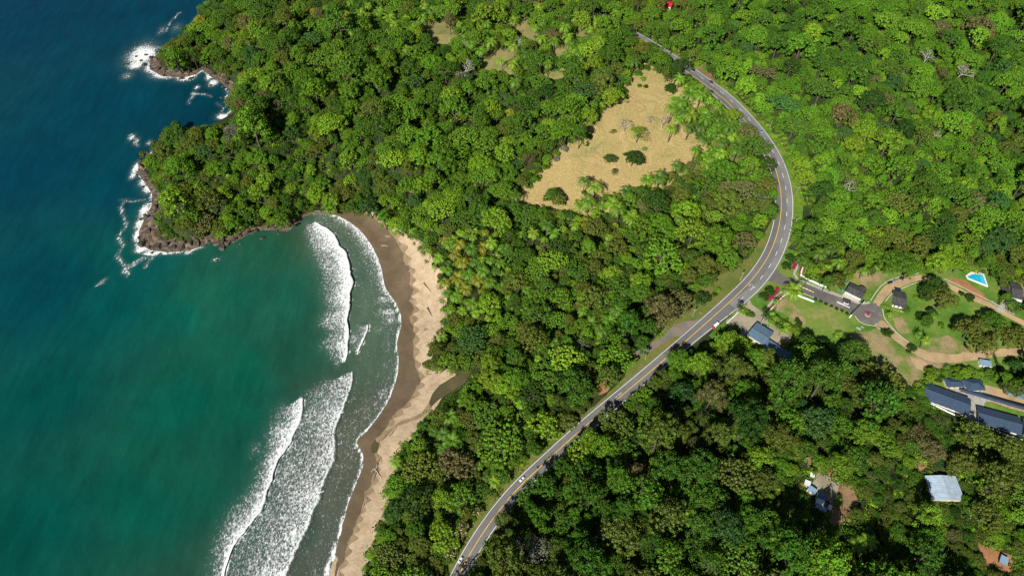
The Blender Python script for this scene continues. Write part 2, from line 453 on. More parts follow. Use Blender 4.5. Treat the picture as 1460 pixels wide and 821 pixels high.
def foliage_mat(name, fixed=None, var=.38, trans=.2, rough=.5):
    m, nt, b = newmat(name)
    out = nt.nodes['Material Output']
    if fixed is None:
        at = nd(nt, 'ShaderNodeAttribute', attribute_type='INSTANCER', attribute_name='tint')
        c = at.outputs['Color']
    else:
        rg = nd(nt, 'ShaderNodeRGB'); rg.outputs[0].default_value = (*fixed, 1); c = rg.outputs[0]
    geo = nd(nt, 'ShaderNodeNewGeometry')
    tc = nd(nt, 'ShaderNodeTexCoord')
    n = nd(nt, 'ShaderNodeTexNoise', i_Scale=.45, i_Detail=3.0)
    nt.links.new(tc.outputs['Object'], n.inputs['Vector'])
    mr = nd(nt, 'ShaderNodeMapRange'); mr.inputs[1].default_value = 0; mr.inputs[2].default_value = 1
    mr.inputs[3].default_value = 1 - var; mr.inputs[4].default_value = 1 + var
    nt.links.new(geo.outputs['Random Per Island'], mr.inputs[0])
    mr2 = nd(nt, 'ShaderNodeMapRange'); mr2.inputs[1].default_value = .3; mr2.inputs[2].default_value = .7
    mr2.inputs[3].default_value = .78; mr2.inputs[4].default_value = 1.25
    nt.links.new(n.outputs['Fac'], mr2.inputs[0])
    mu = nd(nt, 'ShaderNodeMath', operation='MULTIPLY'); nt.links.new(mr.outputs[0], mu.inputs[0]); nt.links.new(mr2.outputs[0], mu.inputs[1])
    vm = nd(nt, 'ShaderNodeVectorMath', operation='SCALE'); nt.links.new(c, vm.inputs[0]); nt.links.new(mu.outputs[0], vm.inputs['Scale'])
    # a little hue drift from leaf clump to leaf clump
    hs = nd(nt, 'ShaderNodeHueSaturation')
    mr3 = nd(nt, 'ShaderNodeMapRange'); mr3.inputs[1].default_value = .3; mr3.inputs[2].default_value = .7
    mr3.inputs[3].default_value = .485; mr3.inputs[4].default_value = .515
    nt.links.new(n.outputs['Fac'], mr3.inputs[0]); nt.links.new(mr3.outputs[0], hs.inputs['Hue'])
    nt.links.new(vm.outputs[0], hs.inputs['Color'])
    col = hs.outputs[0]
    nt.links.new(col, b.inputs['Base Color'])
    b.inputs['Roughness'].default_value = rough; b.inputs['Specular IOR Level'].default_value = .12
    if trans:
        tr = nd(nt, 'ShaderNodeBsdfTranslucent'); nt.links.new(col, tr.inputs['Color'])
        mx = nd(nt, 'ShaderNodeMixShader'); mx.inputs[0].default_value = trans
        nt.links.new(b.outputs[0], mx.inputs[1]); nt.links.new(tr.outputs[0], mx.inputs[2])
        nt.links.new(mx.outputs[0], out.inputs['Surface'])
    return m


M['leaf'] = foliage_mat('leaf')
M['frond'] = foliage_mat('frond', None, .35, .18, .5)
M['frond'].node_tree.nodes['Principled BSDF'].inputs['Specular IOR Level'].default_value = .4
M['blossom'] = foliage_mat('blossom', (.45, .38, .22), .5)
M['core'] = foliage_mat('core', None, .2, 0)
M['bark'] = noise_mat('bark', [(.3, (.06, .05, .038)), (.7, (.14, .115, .09))], scale=.8)
M['pale_bark'] = noise_mat('pale_bark', [(.3, (.36, .33, .29)), (.7, (.55, .52, .47))], scale=.8)

# ------------------------------------------------------------------ tree prototypes (numpy leaf clumps)
def unit(a):
    return a / (np.linalg.norm(a, axis=1)[:, None] + 1e-9)


_bm = bmesh.new(); bmesh.ops.create_icosphere(_bm, subdivisions=1, radius=1.0)
ICO_V = np.array([v.co[:] for v in _bm.verts]); ICO_F = [[v.index for v in f.verts] for f in _bm.faces]; _bm.free()


class TreeMesh:
    """collects leaf cards, solid clump cores and branch tubes; materials by index"""
    def __init__(s): s.v = []; s.f = []; s.mi = []; s.n = 0

    def add(s, v, f, mi):
        s.v.append(np.asarray(v, float)); s.f += [[a + s.n for a in q] for q in f]; s.mi += [mi] * len(f); s.n += len(v)

    def leaves(s, c, nrm, size, r, mi=0, asp=.7):
        n = len(c)
        a = unit(np.cross(nrm, unit(r.normal(size=(n, 3))))); b = np.cross(nrm, a)
        sz = (size * r.uniform(.6, 1.25, n))[:, None]
        q = np.stack([c - a * sz * .5, c - b * sz * .5 * asp + a * sz * .1, c + a * sz * .55, c + b * sz * .5 * asp], 1).reshape(-1, 3)
        q += r.normal(scale=size * .06, size=q.shape)
        s.add(q, [[4 * i, 4 * i + 1, 4 * i + 2, 4 * i + 3] for i in range(n)], mi)

    def core(s, c, rad, r, mi=1):
        v = ICO_V * rad * r.uniform(.85, 1.1, (len(ICO_V), 1)) * np.array([1, 1, .8]) + c
        s.add(v, ICO_F, mi)

    def tube(s, pts, rad, mi=2, n=6):
        bm = bmesh.new(); tube_into(bm, pts, rad, n)
        bm.verts.index_update()
        s.add([v.co[:] for v in bm.verts], [[v.index for v in f.verts] for f in bm.faces], mi); bm.free()

    def build(s, name, mats):
        me = pymesh(name, np.concatenate(s.v), s.f)
        for m in mats: me.materials.append(m)
        me.polygons.foreach_set('material_index', s.mi)
        me.update()
        return me


def crown(seed, R, H, zb, ncl, cr, per, leaf, flat=.5, rag=.15, core=True, fill=1.0, blossom=0.0):
    """dome of leaf clumps. R radius, H crown height, zb height of crown base, cr clump radius range (of R)"""
    r = np.random.default_rng(seed)
    T = TreeMesh()
    ph = r.uniform(0, 6.28, 4)
    cen = []; rad = []
    tries = 0
    while len(cen) < ncl and tries < 4000:
        tries += 1
        a = r.uniform(0, 2 * math.pi); q = math.sqrt(r.uniform(0, 1))
        edge = 1 + rag * (math.sin(2 * a + ph[0]) + .7 * math.sin(3 * a + ph[1]) + .5 * math.sin(5 * a + ph[2]))
        rc = R * r.uniform(*cr)
        rr = q * (R * edge - rc * .6)
        top = H * (1 - (rr / (R * 1.12)) ** 2) ** flat if rr < R * 1.1 else 0
        z = zb + max(rc * .5, top - rc * .8 - (r.uniform(0, .75) ** 2) * H * .8)
        c = np.array([rr * math.cos(a), rr * math.sin(a), z])
        if all(np.linalg.norm(c - k) > .40 * (rc + kr) for k, kr in zip(cen, rad)):
            cen.append(c); rad.append(rc)
    for c, rc in zip(cen, rad):
        n = int(per * fill * (rc / (R * .3)) ** 2)
        d = unit(r.normal(size=(n * 2, 3)) + np.array([0, 0, .45]))
        d = d[d[:, 2] > -.45][:n]
        p = c + d * rc * np.array([1.12, 1.12, .85]) * r.uniform(.55, 1.22, (len(d), 1))
        nr = unit(d + np.array([0, 0, .35]) + r.normal(scale=.45, size=d.shape))
        k = len(d)
        if blossom:
            mk = r.random(k) < blossom
            T.leaves(p[mk], nr[mk], leaf, r, 3); T.leaves(p[~mk], nr[~mk], leaf, r)
        else:
            T.leaves(p, nr, leaf, r)
        if core: T.core(c - np.array([0, 0, rc * .15]), rc * .66, r)
    return T, cen, rad


def trunk_of(T, seed, cen, zb, rad, mi=2, nl=6):
    r = np.random.default_rng(seed + 99)
    bend = r.uniform(-.5, .5, 2)
    top = np.array([bend[0], bend[1], zb + .6])
    T.tube([(0, 0, -1.5), (bend[0] * .3, bend[1] * .3, zb * .5), tuple(top)], [rad * 1.25, rad * .9, rad * .7], mi, 7)
    idx = r.permutation(len(cen))[:nl]
    for i in idx:
        c = cen[i]
        mid = (top + c) / 2 + np.array([0, 0, -.4])
        T.tube([tuple(top - np.array([0, 0, .8])), tuple(mid), tuple(c)], [rad * .55, rad * .35, rad * .12], mi, 5)


MATS_T = None


def make_tree(name, seed, R, H, zb, ncl, cr, per, leaf, flat=.5, rag=.15, core=True, fill=1.0, bark='bark', blossom=0.0, nl=6, trad=None):
    """returns (crown mesh, trunk mesh, joined mesh, R, total height)"""
    mats = [M['leaf'], M['core'], M[bark], M['blossom']]
    T, cen, rad = crown(seed, R, H, zb, ncl, cr, per, leaf, flat, rag, core, fill, blossom)
    B = TreeMesh(); trunk_of(B, seed, cen, zb, trad or R * .05 + .08, 2, nl)
    cm = T.build('crown', mats); tm = B.build('trunk', mats)
    J = TreeMesh(); J.v = [np.concatenate(T.v + B.v)]; n0 = T.n
    J.f = T.f + [[a + n0 for a in q] for q in B.f]; J.mi = T.mi + B.mi
    return dict(crown=cm, trunk=tm, joined=J.build(name + '_whole', mats), R=R, H=zb + H, zb=zb)


PROTO = {'round': [], 'broad': [], 'tall': [], 'fine': [], 'open': [], 'shrub': [], 'flower': []}
for k in range(7):
    PROTO['round'].append(make_tree('round', 10 + k, 6.0, 6.6, 4.8, 78 + 8 * (k % 3), (.10, .24), 118, .55, .55, .18))
for k in range(5):
    PROTO['broad'].append(make_tree('broad', 30 + k, 9.0, 3.8, 7.6, 140, (.085, .15), 46, .55, .42, .12, nl=10))
for k in range(5):
    PROTO['tall'].append(make_tree('tall', 50 + k, 4.5, 8.6, 5.2, 56, (.15, .31), 82, .52, .8, .22))
for k in range(6):
    PROTO['fine'].append(make_tree('fine', 70 + k, 6.0, 5.8, 4.8, 96, (.09, .19), 80, .46, .5, .15))
for k in range(4):
    PROTO['open'].append(make_tree('open', 90 + k, 5.5, 5.6, 5.0, 62, (.11, .22), 62, .5, .6, .22, core=False, nl=14, trad=.24))
for k in range(4):
    PROTO['shrub'].append(make_tree('shrub', 110 + k, 2.4, 2.2, .3, 16, (.24, .40), 60, .4, .6, .15, nl=3, trad=.12))
for k in range(2):
    PROTO['flower'].append(make_tree('flower', 120 + k, 3.6, 3.2, 2.2, 22, (.22, .34), 26, .6, .55, .12, blossom=.35, trad=.2))


def make_bare(seed, leafy=.25):
    """pale trunk forking into bare limbs"""
    r = np.random.default_rng(seed); B = TreeMesh(); T = TreeMesh(); tips = []
    mats = [M['leaf'], M['core'], M['pale_bark'], M['blossom']]

    def grow(p, d, L, rad, dep):
        q = p + d * L
        m = (p + q) / 2 + r.normal(scale=L * .06, size=3)
        tgt = B if dep == 0 else T
        tgt.tube([tuple(p), tuple(m), tuple(q)], [rad, rad * .85, rad * .65], 2, 6 if dep < 2 else 4)
        if dep == 4 or L < .7:
            tips.append(q); return
        for _ in range(3 if dep else 4):
            nd_ = unit((d + r.normal(scale=.62, size=3) + np.array([0, 0, .12]))[None])[0]
            grow(q, nd_, L * r.uniform(.55, .78), rad * .6, dep + 1)
    grow(np.array([0, 0, -1.0]), np.array([.05, .05, 1.0]), 6.0, .36, 0)
    tp = np.array(tips)
    k = max(1, int(len(tp) * leafy))
    tp = tp[r.permutation(len(tp))[:k]]
    pts = np.repeat(tp, 3, 0) + r.normal(scale=.45, size=(len(tp) * 3, 3))
    T.leaves(pts, unit(r.normal(size=pts.shape) + np.array([0, 0, 1.0])), .6, r)
    J = TreeMesh(); n0 = T.n
    J.v = [np.concatenate(T.v + B.v)]; J.f = T.f + [[a + n0 for a in q] for q in B.f]; J.mi = T.mi + B.mi
    allv = np.concatenate(T.v)
    return dict(crown=T.build('crown', mats), trunk=B.build('trunk', mats), joined=J.build('bare_whole', mats), R=float(np.percentile(np.hypot(allv[:, 0], allv[:, 1]), 95)), H=float(allv[:, 2].max()), zb=5)


PROTO['bare'] = [make_bare(140 + k, [.12, .3, .7, 1.0][k]) for k in range(4)]


def make_palm(seed, nf=15, L=5.0, ht=8.5, up=.75, droop=1.0, leafw=.75, trad=.22, lean=.6, bark='bark'):
    r = np.random.default_rng(seed); T = TreeMesh(); B = TreeMesh()
    mats = [M['leaf'], M['core'], M[bark], M['blossom']]
    mats[0] = M['frond']
    lx, ly = r.uniform(-lean, lean, 2)
    B.tube([(0, 0, -1), (lx * .3, ly * .3, ht * .5), (lx, ly, ht)], [trad * 1.3, trad, trad * .85], 2, 7)
    o = np.array([lx, ly, ht])
    for k in range(nf):
        a = 2 * math.pi * k * .381966 + r.uniform(-.15, .15)
        el = up * (1 - k / nf) * 1.25 - .12 + r.uniform(-.1, .1)
        d = np.array([math.cos(a), math.sin(a), 0]); sd = np.array([-math.sin(a), math.cos(a), 0])
        n = 9; pts = []
        p = o.copy(); ang = el; st = L * r.uniform(.85, 1.1) / n
        for i in range(n + 1):
            pts.append(p.copy())
            p = p + (d * math.cos(ang) + np.array([0, 0, math.sin(ang)])) * st
            ang -= droop * .17 * (1 + i * .12)
        v = []; f = []
        for i in range(n):
            t = (i + .5) / n
            w = leafw * 1.5 * math.sin(math.pi * min(1, .12 + t * .86)) ** .7
            fw = (pts[i + 1] - pts[i])
            for s_ in (-1, 1):
                for h in (0, .5):
                    b0 = pts[i] + fw * h; b1 = pts[i] + fw * (h + .42)
                    tip = b0 + sd * s_ * w + fw * (h * .2 + .75) + np.array([0, 0, -.28 * w + r.uniform(-.1, .1)])
                    q = len(v); v += [b0, b1, tip]; f.append([q, q + 1, q + 2] if s_ < 0 else [q + 1, q, q + 2])
        T.add(v, f, 0)
    J = TreeMesh(); n0 = T.n
    J.v = [np.concatenate(T.v + B.v)]; J.f = T.f + [[x + n0 for x in q] for q in B.f]; J.mi = T.mi + B.mi
    return dict(crown=T.build('fronds', mats), trunk=B.build('trunk', mats), joined=J.build('palm_whole', mats), R=L * .85, H=ht + 1.5, zb=ht)


PROTO['palm'] = [make_palm(160, 16, 5.6, 7.5, .85, 1.0), make_palm(161, 14, 5.0, 9.5, .7, 1.2), make_palm(162, 18, 6.2, 6.0, 1.0, .85, 1.0), make_palm(163, 13, 5.2, 8.5, .8, 1.1)]
PROTO['slim_palm'] = [make_palm(170, 12, 3.4, 10.5, .6, 1.1, .6, .16, .5, 'pale_bark')]
PROTO['bigleaf'] = [make_palm(180, 9, 3.4, 2.2, 1.15, .8, 1.5, .18, .3), make_palm(181, 8, 3.0, 1.6, 1.2, .9, 1.5, .16, .3)]


def tuft_mesh(seed):
    """undergrowth: a low heap of leaves"""
    r = np.random.default_rng(seed); T = TreeMesh()
    p = r.normal(scale=(1.3, 1.3, .5), size=(90, 3)); p[:, 2] = np.abs(p[:, 2]) + .2
    T.leaves(p, unit(r.normal(scale=.5, size=p.shape) + np.array([0, 0, 1.0])), .75, r)
    T.core(np.array([0, 0, .2]), 1.2, r)
    return T.build('tuft_whole', [M['leaf'], M['core'], M['bark'], M['blossom']])


TUFTS = [tuft_mesh(200 + k) for k in range(3)]

# ------------------------------------------------------------------ ground, sea, sheets
def grid_mesh(name, xs, ys, zf, keep=None, mat=None):
    X, Y = np.meshgrid(xs, ys)
    Z = zf(X.ravel(), Y.ravel())
    V = np.stack([X.ravel(), Y.ravel(), Z], 1)
    nx, ny = len(xs), len(ys)
    i = np.arange(nx * ny).reshape(ny, nx)
    F = np.stack([i[:-1, :-1], i[:-1, 1:], i[1:, 1:], i[1:, :-1]], -1).reshape(-1, 4)
    if keep is not None:
        F = F[keep(V[F].mean(1))]
    used = np.unique(F); mp = np.full(len(V), -1); mp[used] = np.arange(len(used))
    V = V[used]; F = mp[F]
    me = bpy.data.meshes.new(name)
    me.vertices.add(len(V)); me.vertices.foreach_set('co', V.ravel())
    me.loops.add(F.size); me.loops.foreach_set('vertex_index', F.ravel().astype(np.int32))
    me.polygons.add(len(F)); me.polygons.foreach_set('loop_start', np.arange(0, F.size, 4, dtype=np.int32))
    me.polygons.foreach_set('use_smooth', [True] * len(F))
    me.update(calc_edges=True); me.validate()
    if mat: me.materials.append(mat)
    return me, V


def axis(lo, hi, step, far):
    g = [hi + step]
    while g[-1] < far: g.append(g[-1] + (g[-1] - hi) * .6 + step)
    b = [lo - step]
    while b[-1] > -far: b.append(b[-1] - (lo - b[-1]) * .6 - step)
    return np.array(b[::-1] + list(np.arange(lo, hi + .1, step)) + g)


me, _ = grid_mesh('ground', axis(-560, 780, 4.0, 3500), axis(40, 960, 4.0, 3500), hgt, lambda c: c[:, 2] > -5.5, M['forest_floor'])
tag(obj('ground', me), kind='structure')


def resample_closed(P, step, jit=0.0):
    out = []
    n = len(P)
    for i in range(n):
        a = np.array(P[i][:2]); b = np.array(P[(i + 1) % n][:2])
        k = max(1, int(np.linalg.norm(b - a) / step))
        for j in range(k): out.append(a + (b - a) * j / k)
    out = np.array(out)
    if jit:
        nn = fbm(out[:, 0] / 6, out[:, 1] / 6) - .45; mm = fbm(out[:, 0] / 6 + 50, out[:, 1] / 6 + 50) - .45
        out = out + np.stack([nn, mm], 1) * jit * 2
    return out


def sheet(name, P, off, mat, step=5.0, jit=0.0, kind='structure', zf=None, edge=None):
    """a surface draped over the ground inside the world polygon P"""
    B = resample_closed(P, edge or min(step, 3.0), jit)
    nb = len(B)
    x0, y0 = B.min(0); x1, y1 = B.max(0)
    gx, gy = np.meshgrid(np.arange(x0, x1, step), np.arange(y0, y1, step))
    gx = gx.ravel() + rng.uniform(-.2, .2, gx.size) * step; gy = gy.ravel() + rng.uniform(-.2, .2, gy.size) * step
    ok = inside(gx, gy, B)
    gx, gy = gx[ok], gy[ok]
    if len(gx):
        d, _, _ = seg_dist(gx, gy, B, True)
        gx, gy = gx[d > step * .4], gy[d > step * .4]
    pts = [Vector(p) for p in B] + [Vector((a, b)) for a, b in zip(gx, gy)]
    r = delaunay_2d_cdt(pts, [], [list(range(nb))], 1, 1e-4)
    V = np.array([p[:] for p in r[0]])
    Z = (zf or hgt)(V[:, 0], V[:, 1]) + off
    F = []
    for f in r[2]:
        a, b, c = V[f[0]], V[f[1]], V[f[2]]
        F.append(f if (b[0] - a[0]) * (c[1] - a[1]) - (b[1] - a[1]) * (c[0] - a[0]) > 0 else f[::-1])
    m = pymesh(name, np.column_stack([V, Z]), F, mat, True)
    return tag(obj(name, m), kind=kind)


def PW(px, f=None):
    x, y, z = unproj([p[0] for p in px], [p[1] for p in px], f=f)
    return np.stack([x, y], 1)


def ribbon(name, C, N, lo, hi, off, mat, ncross=4, kind='structure', drape=False, parent=None):
    """strip along the points C (n,3) with side normals N from offset lo to offset hi (arrays or numbers)"""
    n = len(C)
    lo = np.broadcast_to(lo, n); hi = np.broadcast_to(hi, n)
    V = []
    for k in range(ncross + 1):
        t = k / ncross
        q = C.copy(); q[:, :2] += N * (lo + (hi - lo) * t)[:, None]
        if drape: q[:, 2] = hgt(q[:, 0], q[:, 1])
        q[:, 2] += off
        V.append(q)
    V = np.stack(V, 1).reshape(-1, 3)
    m = ncross + 1
    F = [[i * m + k, i * m + k + 1, (i + 1) * m + k + 1, (i + 1) * m + k] for i in range(n - 1) for k in range(ncross)]
    a, b, c = V[F[0][0]], V[F[0][1]], V[F[0][2]]
    if np.cross(b - a, c - a)[2] < 0: F = [f[::-1] for f in F]
    me_ = pymesh(name, V, F, mat, True)
    o = obj(name, me_, None, parent)
    return tag(o, kind=kind) if kind else o


def line_frames(P):
    T = np.gradient(P[:, :2], axis=0); T /= np.linalg.norm(T, axis=1)[:, None] + 1e-9
    return np.stack([T[:, 1], -T[:, 0]], 1)


def path_ribbon(name, px, w0, w1, off, mat, step=2.5, **kw):
    x, y, z = unproj([p[0] for p in px], [p[1] for p in px])
    C = catmull(np.stack([x, y, z], 1), step)
    return ribbon(name, C, line_frames(C), w0, w1, off, mat, drape=True, **kw)


# ---- ground covers, traced on the photograph and laid on the terrain
VEG_PX = [(498, 301), (530, 305), (552, 316), (568, 336), (592, 347), (604, 360), (610, 375), (625, 395), (629, 420), (629, 450), (623, 476), (609, 505), (604, 520), (628, 528), (640, 534),
          (640, 548), (622, 566), (612, 582), (598, 602), (578, 632), (566, 655), (559, 680), (551, 700), (544, 730), (538, 762), (526, 792), (516, 822), (508, 860), (480, 940)]
beach = np.concatenate([COAST[NB + 8:-6], PW(VEG_PX)[::-1]])
_beach_line = COAST[NB - 6:]


def beach_z(x, y):
    return hgt(x, y)


sheet('beach', np.concatenate([COAST[NB - 2:-4] + np.array([-3.0, 0]), (PW(VEG_PX) + np.array([5.0, 0]))[::-1]]), .12, M['sand'], 4.0, .5)
WETR = [(500, 300), (522, 306), (545, 317), (560, 334), (572, 352), (578, 372), (585, 392), (584, 404), (590, 412), (584, 426), (590, 436), (585, 452), (588, 470), (590, 492), (589, 515), (594, 530), (597, 546),
        (590, 562), (574, 580), (560, 596), (546, 614), (535, 634), (534, 652), (534, 672), (527, 694), (517, 716), (508, 740), (500, 765), (490, 793), (481, 822), (470, 850)]
DAMP = [(px + 2 + 8 * abs(math.sin(math.pi * py / 15.0 + .6 * math.sin(py / 23))) ** 1.6, py) for px, py in catmull(WETR, 2.5)]
sheet('damp_sand', np.concatenate([COAST[NB - 2:-12] + np.array([-2.0, 0]), PW(DAMP)[::-1]]), .24, M['damp_sand'], 3.0, 1.6, edge=1.2)
sheet('wet_sand', np.concatenate([COAST[NB - 2:-12] + np.array([-4.0, 0]), PW(WETR)[::-1]]), .40, M['wet_sand'], 3.0, 3.0, edge=1.5)
for pts in ([(676, 526), (664, 545), (640, 561), (624, 571), (615, 580), (612, 574), (616, 562), (626, 550), (642, 540), (660, 531)],
            [(535, 628), (541, 634), (537, 646), (530, 645), (529, 636)]):
    sheet('river', PW(pts), .60, M['river'], 4.0, .6)
sheet('wet_sand', PW([(612, 574), (616, 581), (604, 592), (588, 600), (567, 608), (553, 619), (542, 632), (537, 631), (541, 622), (552, 613), (567, 604), (588, 596), (602, 587)]), .46, M['damp_sand'], 4.0, 1.6)

sheet('pasture', PW([(913, 88), (896, 106), (886, 134), (872, 148), (850, 158), (830, 176), (830, 192), (790, 216), (770, 246), (740, 268), (728, 300), (740, 312), (780, 312), (830, 316), (880, 300), (925, 280), (975, 258),
                     (998, 232), (1012, 214), (1000, 194), (974, 179), (966, 160), (988, 153), (1012, 154), (1006, 142), (980, 120), (962, 106), (938, 96)]), .1, M['pasture'], 5.0, 1.2)
sheet('grass', PW([(970, 116), (1004, 124), (1034, 154), (1062, 190), (1066, 222), (1034, 242), (985, 246), (975, 210), (960, 180), (956, 150)]), .06, M['verge'], 5.0, 1.2)
sheet('dry_grass', PW([(590, 22), (640, 20), (690, 40), (740, 20), (800, 22), (850, 40), (846, 70), (800, 112), (760, 116), (720, 108), (690, 100), (650, 70), (612, 66), (590, 48)]), .1, M['dry_grass'], 5.0, 2.0)
sheet('dry_grass', PW([(546, 88), (566, 84), (572, 104), (556, 108)]), .1, M['dry_grass'], 5.0, 1.0)
# road verges
o = sheet('road_verge', PW([(1110, 296), (1094, 326), (1080, 350), (1064, 370), (1042, 382), (1026, 392), (1016, 404), (996, 410), (975, 438), (958, 450), (938, 480), (918, 495), (903, 503), (890, 538), (868, 558), (848, 578),
                        (826, 594), (806, 600), (780, 622), (752, 640), (730, 664), (700, 690), (672, 730), (650, 770), (630, 820), (636, 850), (668, 850), (690, 800), (735, 715), (790, 665), (850, 610), (905, 560), (965, 508),
                        (1010, 470), (1060, 424), (1085, 395), (1108, 355), (1118, 310)]), .1, M['verge'], 5.0, 1.0)
sheet('road_verge', PW([(930, 62), (962, 76), (986, 90), (1004, 96), (1012, 108), (1040, 126), (1058, 144), (1076, 162), (1092, 178), (1108, 196), (1124, 222), (1138, 252), (1146, 284), (1144, 318), (1130, 346), (1112, 366),
                        (1102, 350), (1112, 320), (1116, 280), (1105, 236), (1080, 196), (1040, 152), (1000, 118), (950, 84)]), .1, M['bank'], 5.0, 1.0)
sheet('bare_soil', PW([(982, 94), (994, 98), (1001, 92), (1002, 100), (1012, 104), (1020, 112), (1018, 122), (1002, 112), (988, 104)]), .2, M['soil'], 4.0, .6)
sheet('bare_soil', PW([(955, 78), (962, 76), (984, 92), (990, 100), (982, 98), (966, 86)]), .2, M['red_soil'], 4.0, .6)
sheet('bare_soil', PW([(853, 537), (860, 542), (870, 552), (866, 558), (855, 563), (846, 556), (849, 547)]), .25, M['red_soil'], 3.0, .5)
sheet('gravel_track', PW([(1004, 452), (989, 457), (975, 458), (964, 462), (952, 471), (938, 484), (923, 493), (908, 500), (905, 508), (918, 505), (930, 499), (951, 486), (962, 479), (971, 480), (985, 484), (1010, 464)]), .2, M['track'], 3.0, .5)

# compound inland of the road
sheet('lawn', PW([(1116, 352), (1098, 386), (1060, 430), (1040, 452), (1010, 478), (1060, 520), (1110, 530), (1170, 512), (1200, 516), (1230, 540), (1290, 562), (1330, 560), (1480, 620), (1500, 420), (1440, 380), (1380, 378), (1330, 384), (1270, 378),
                  (1225, 384), (1200, 402), (1160, 388), (1140, 360)]), .1, M['lawn'], 5.0, 1.0)
for pts in ([(1106, 430), (1122, 424), (1134, 436), (1148, 454), (1150, 464), (1128, 452), (1108, 444)], [(1216, 476), (1255, 468), (1275, 486), (1300, 500), (1330, 514), (1352, 520), (1336, 532), (1310, 548), (1290, 562), (1240, 536), (1218, 512)],
            [(1312, 492), (1326, 482), (1350, 478), (1384, 492), (1388, 504), (1352, 512), (1326, 508)], [(1222, 384), (1262, 386), (1266, 394), (1240, 412), (1226, 404)], [(1272, 452), (1286, 452), (1296, 474), (1284, 478)],
            [(1353, 396), (1378, 400), (1410, 428), (1404, 430), (1380, 416)]):
    sheet('bare_soil' if pts[0][0] == 1353 else 'worn_grass', PW(pts), .2, M['red_soil'] if pts[0][0] == 1353 else M['patchy'], 4.0, 2.6)
drive = [(1106, 380), (1110, 388.5), (1124, 396.5), (1149, 406), (1176, 416), (1206, 428), (1227, 435.5), (1236, 434), (1248, 432), (1255, 440), (1258, 455), (1252, 461), (1236, 462), (1225, 458), (1219, 451), (1211.5, 445), (1165, 428), (1145, 418), (1122, 411),
         (1106, 403), (1092, 400), (1080, 398)]
sheet('driveway', PW(drive), .3, M['old_asphalt'], 3.0, .15)
sheet('yard', PW([(1036, 456), (1054, 445), (1066, 434), (1062, 424), (1068, 424), (1072, 434), (1088, 446), (1096, 458), (1112, 470), (1128, 480), (1124, 494), (1090, 492), (1058, 482), (1036, 472)]), .25, M['gravel'], 3.0, .8)
sheet('yard', PW([(1166, 671), (1182, 677), (1196, 688), (1192, 710), (1187, 720), (1160, 696), (1158, 688)]), .25, M['gravel'], 3.0, .8)
sheet('bare_soil', PW([(1168, 660), (1190, 664), (1204, 678), (1216, 690), (1224, 716), (1206, 740), (1188, 750), (1178, 736), (1184, 716), (1190, 690), (1178, 674), (1166, 670)]), .15, M['soil'], 4.0, 1.0)
sheet('yard', PW([(1386, 568), (1404, 573), (1396, 604), (1374, 596)]), .26, M['concrete'], 3.0)
sheet('yard', PW([(1350, 553), (1380, 556), (1405, 556), (1414, 572), (1395, 574), (1366, 562)]), .3, M['concrete'], 3.0)
sheet('bare_soil', PW([(1404, 548), (1420, 552), (1440, 560), (1470, 575), (1480, 592), (1440, 582), (1412, 572), (1404, 556)]), .25, M['dirt_road'], 4.0, .8)
sheet('bare_soil', PW([(1386, 766), (1396, 774), (1420, 784), (1442, 790), (1448, 812), (1424, 822), (1404, 802)]), .2, M['red_soil'], 4.0, 1.0)
sheet('bare_soil', PW([(1300, 652), (1312, 650), (1322, 664), (1312, 672), (1300, 662)]), .2, M['soil'], 4.0, .8)
up = [(1244, 432), (1250, 422), (1260, 408.6), (1273, 401), (1291, 395.5), (1308, 392), (1321.5, 392), (1343.5, 399), (1364, 409), (1385, 420), (1412, 432), (1430.5, 442.5), (1447, 451), (1464, 459), (1490, 474), (1490, 484), (1464, 467),
      (1439, 454), (1416, 442), (1391, 430), (1364, 418), (1350, 409), (1323, 401), (1310.6, 400), (1299.6, 403), (1283, 410), (1270, 416), (1258, 430.6), (1253.6, 437)]
sheet('dirt_road', PW(up), .22, M['dirt_road'], 3.0, .3)
sheet('bare_soil', PW([(1306, 494), (1318, 499), (1334, 503), (1356, 505), (1384, 500), (1388, 504), (1356, 510), (1328, 508), (1310, 500)]), .24, M['dirt_road'], 3.0, 2.4)
sheet('bare_soil', PW([(1298, 510), (1312, 512), (1320, 520), (1316, 528), (1304, 524)]), .24, M['dirt_road'], 3.0, 3.0)
path_ribbon('dirt_road', [(1246, 459), (1257, 462), (1277, 480), (1302, 498), (1323, 509), (1354, 512), (1385, 508), (1416, 503.5), (1460, 502), (1500, 504)], -3.1, 3.1, .26, M['dirt_road'])
path_ribbon('footpath', [(1142, 368), (1138, 378), (1132, 391), (1137, 398), (1150, 404), (1176, 415), (1206, 426), (1228, 433.5), (1240, 431)], -.9, .9, .42, M['concrete'])
path_ribbon('footpath', [(1091, 442), (1100, 431), (1108, 420), (1121, 413.5)], -.8, .8, .34, M['concrete'])
path_ribbon('footpath', [(1424, 446), (1432, 432), (1436, 424)], -2.2, 2.2, .34, M['concrete'])
path_ribbon('footpath', [(1432, 441), (1442, 430)], -.5, .5, .34, M['concrete'])
path_ribbon('footpath', [(1412, 430), (1424, 438), (1436, 445), (1446, 449)], -1.3, .2, .4, M['concrete'])
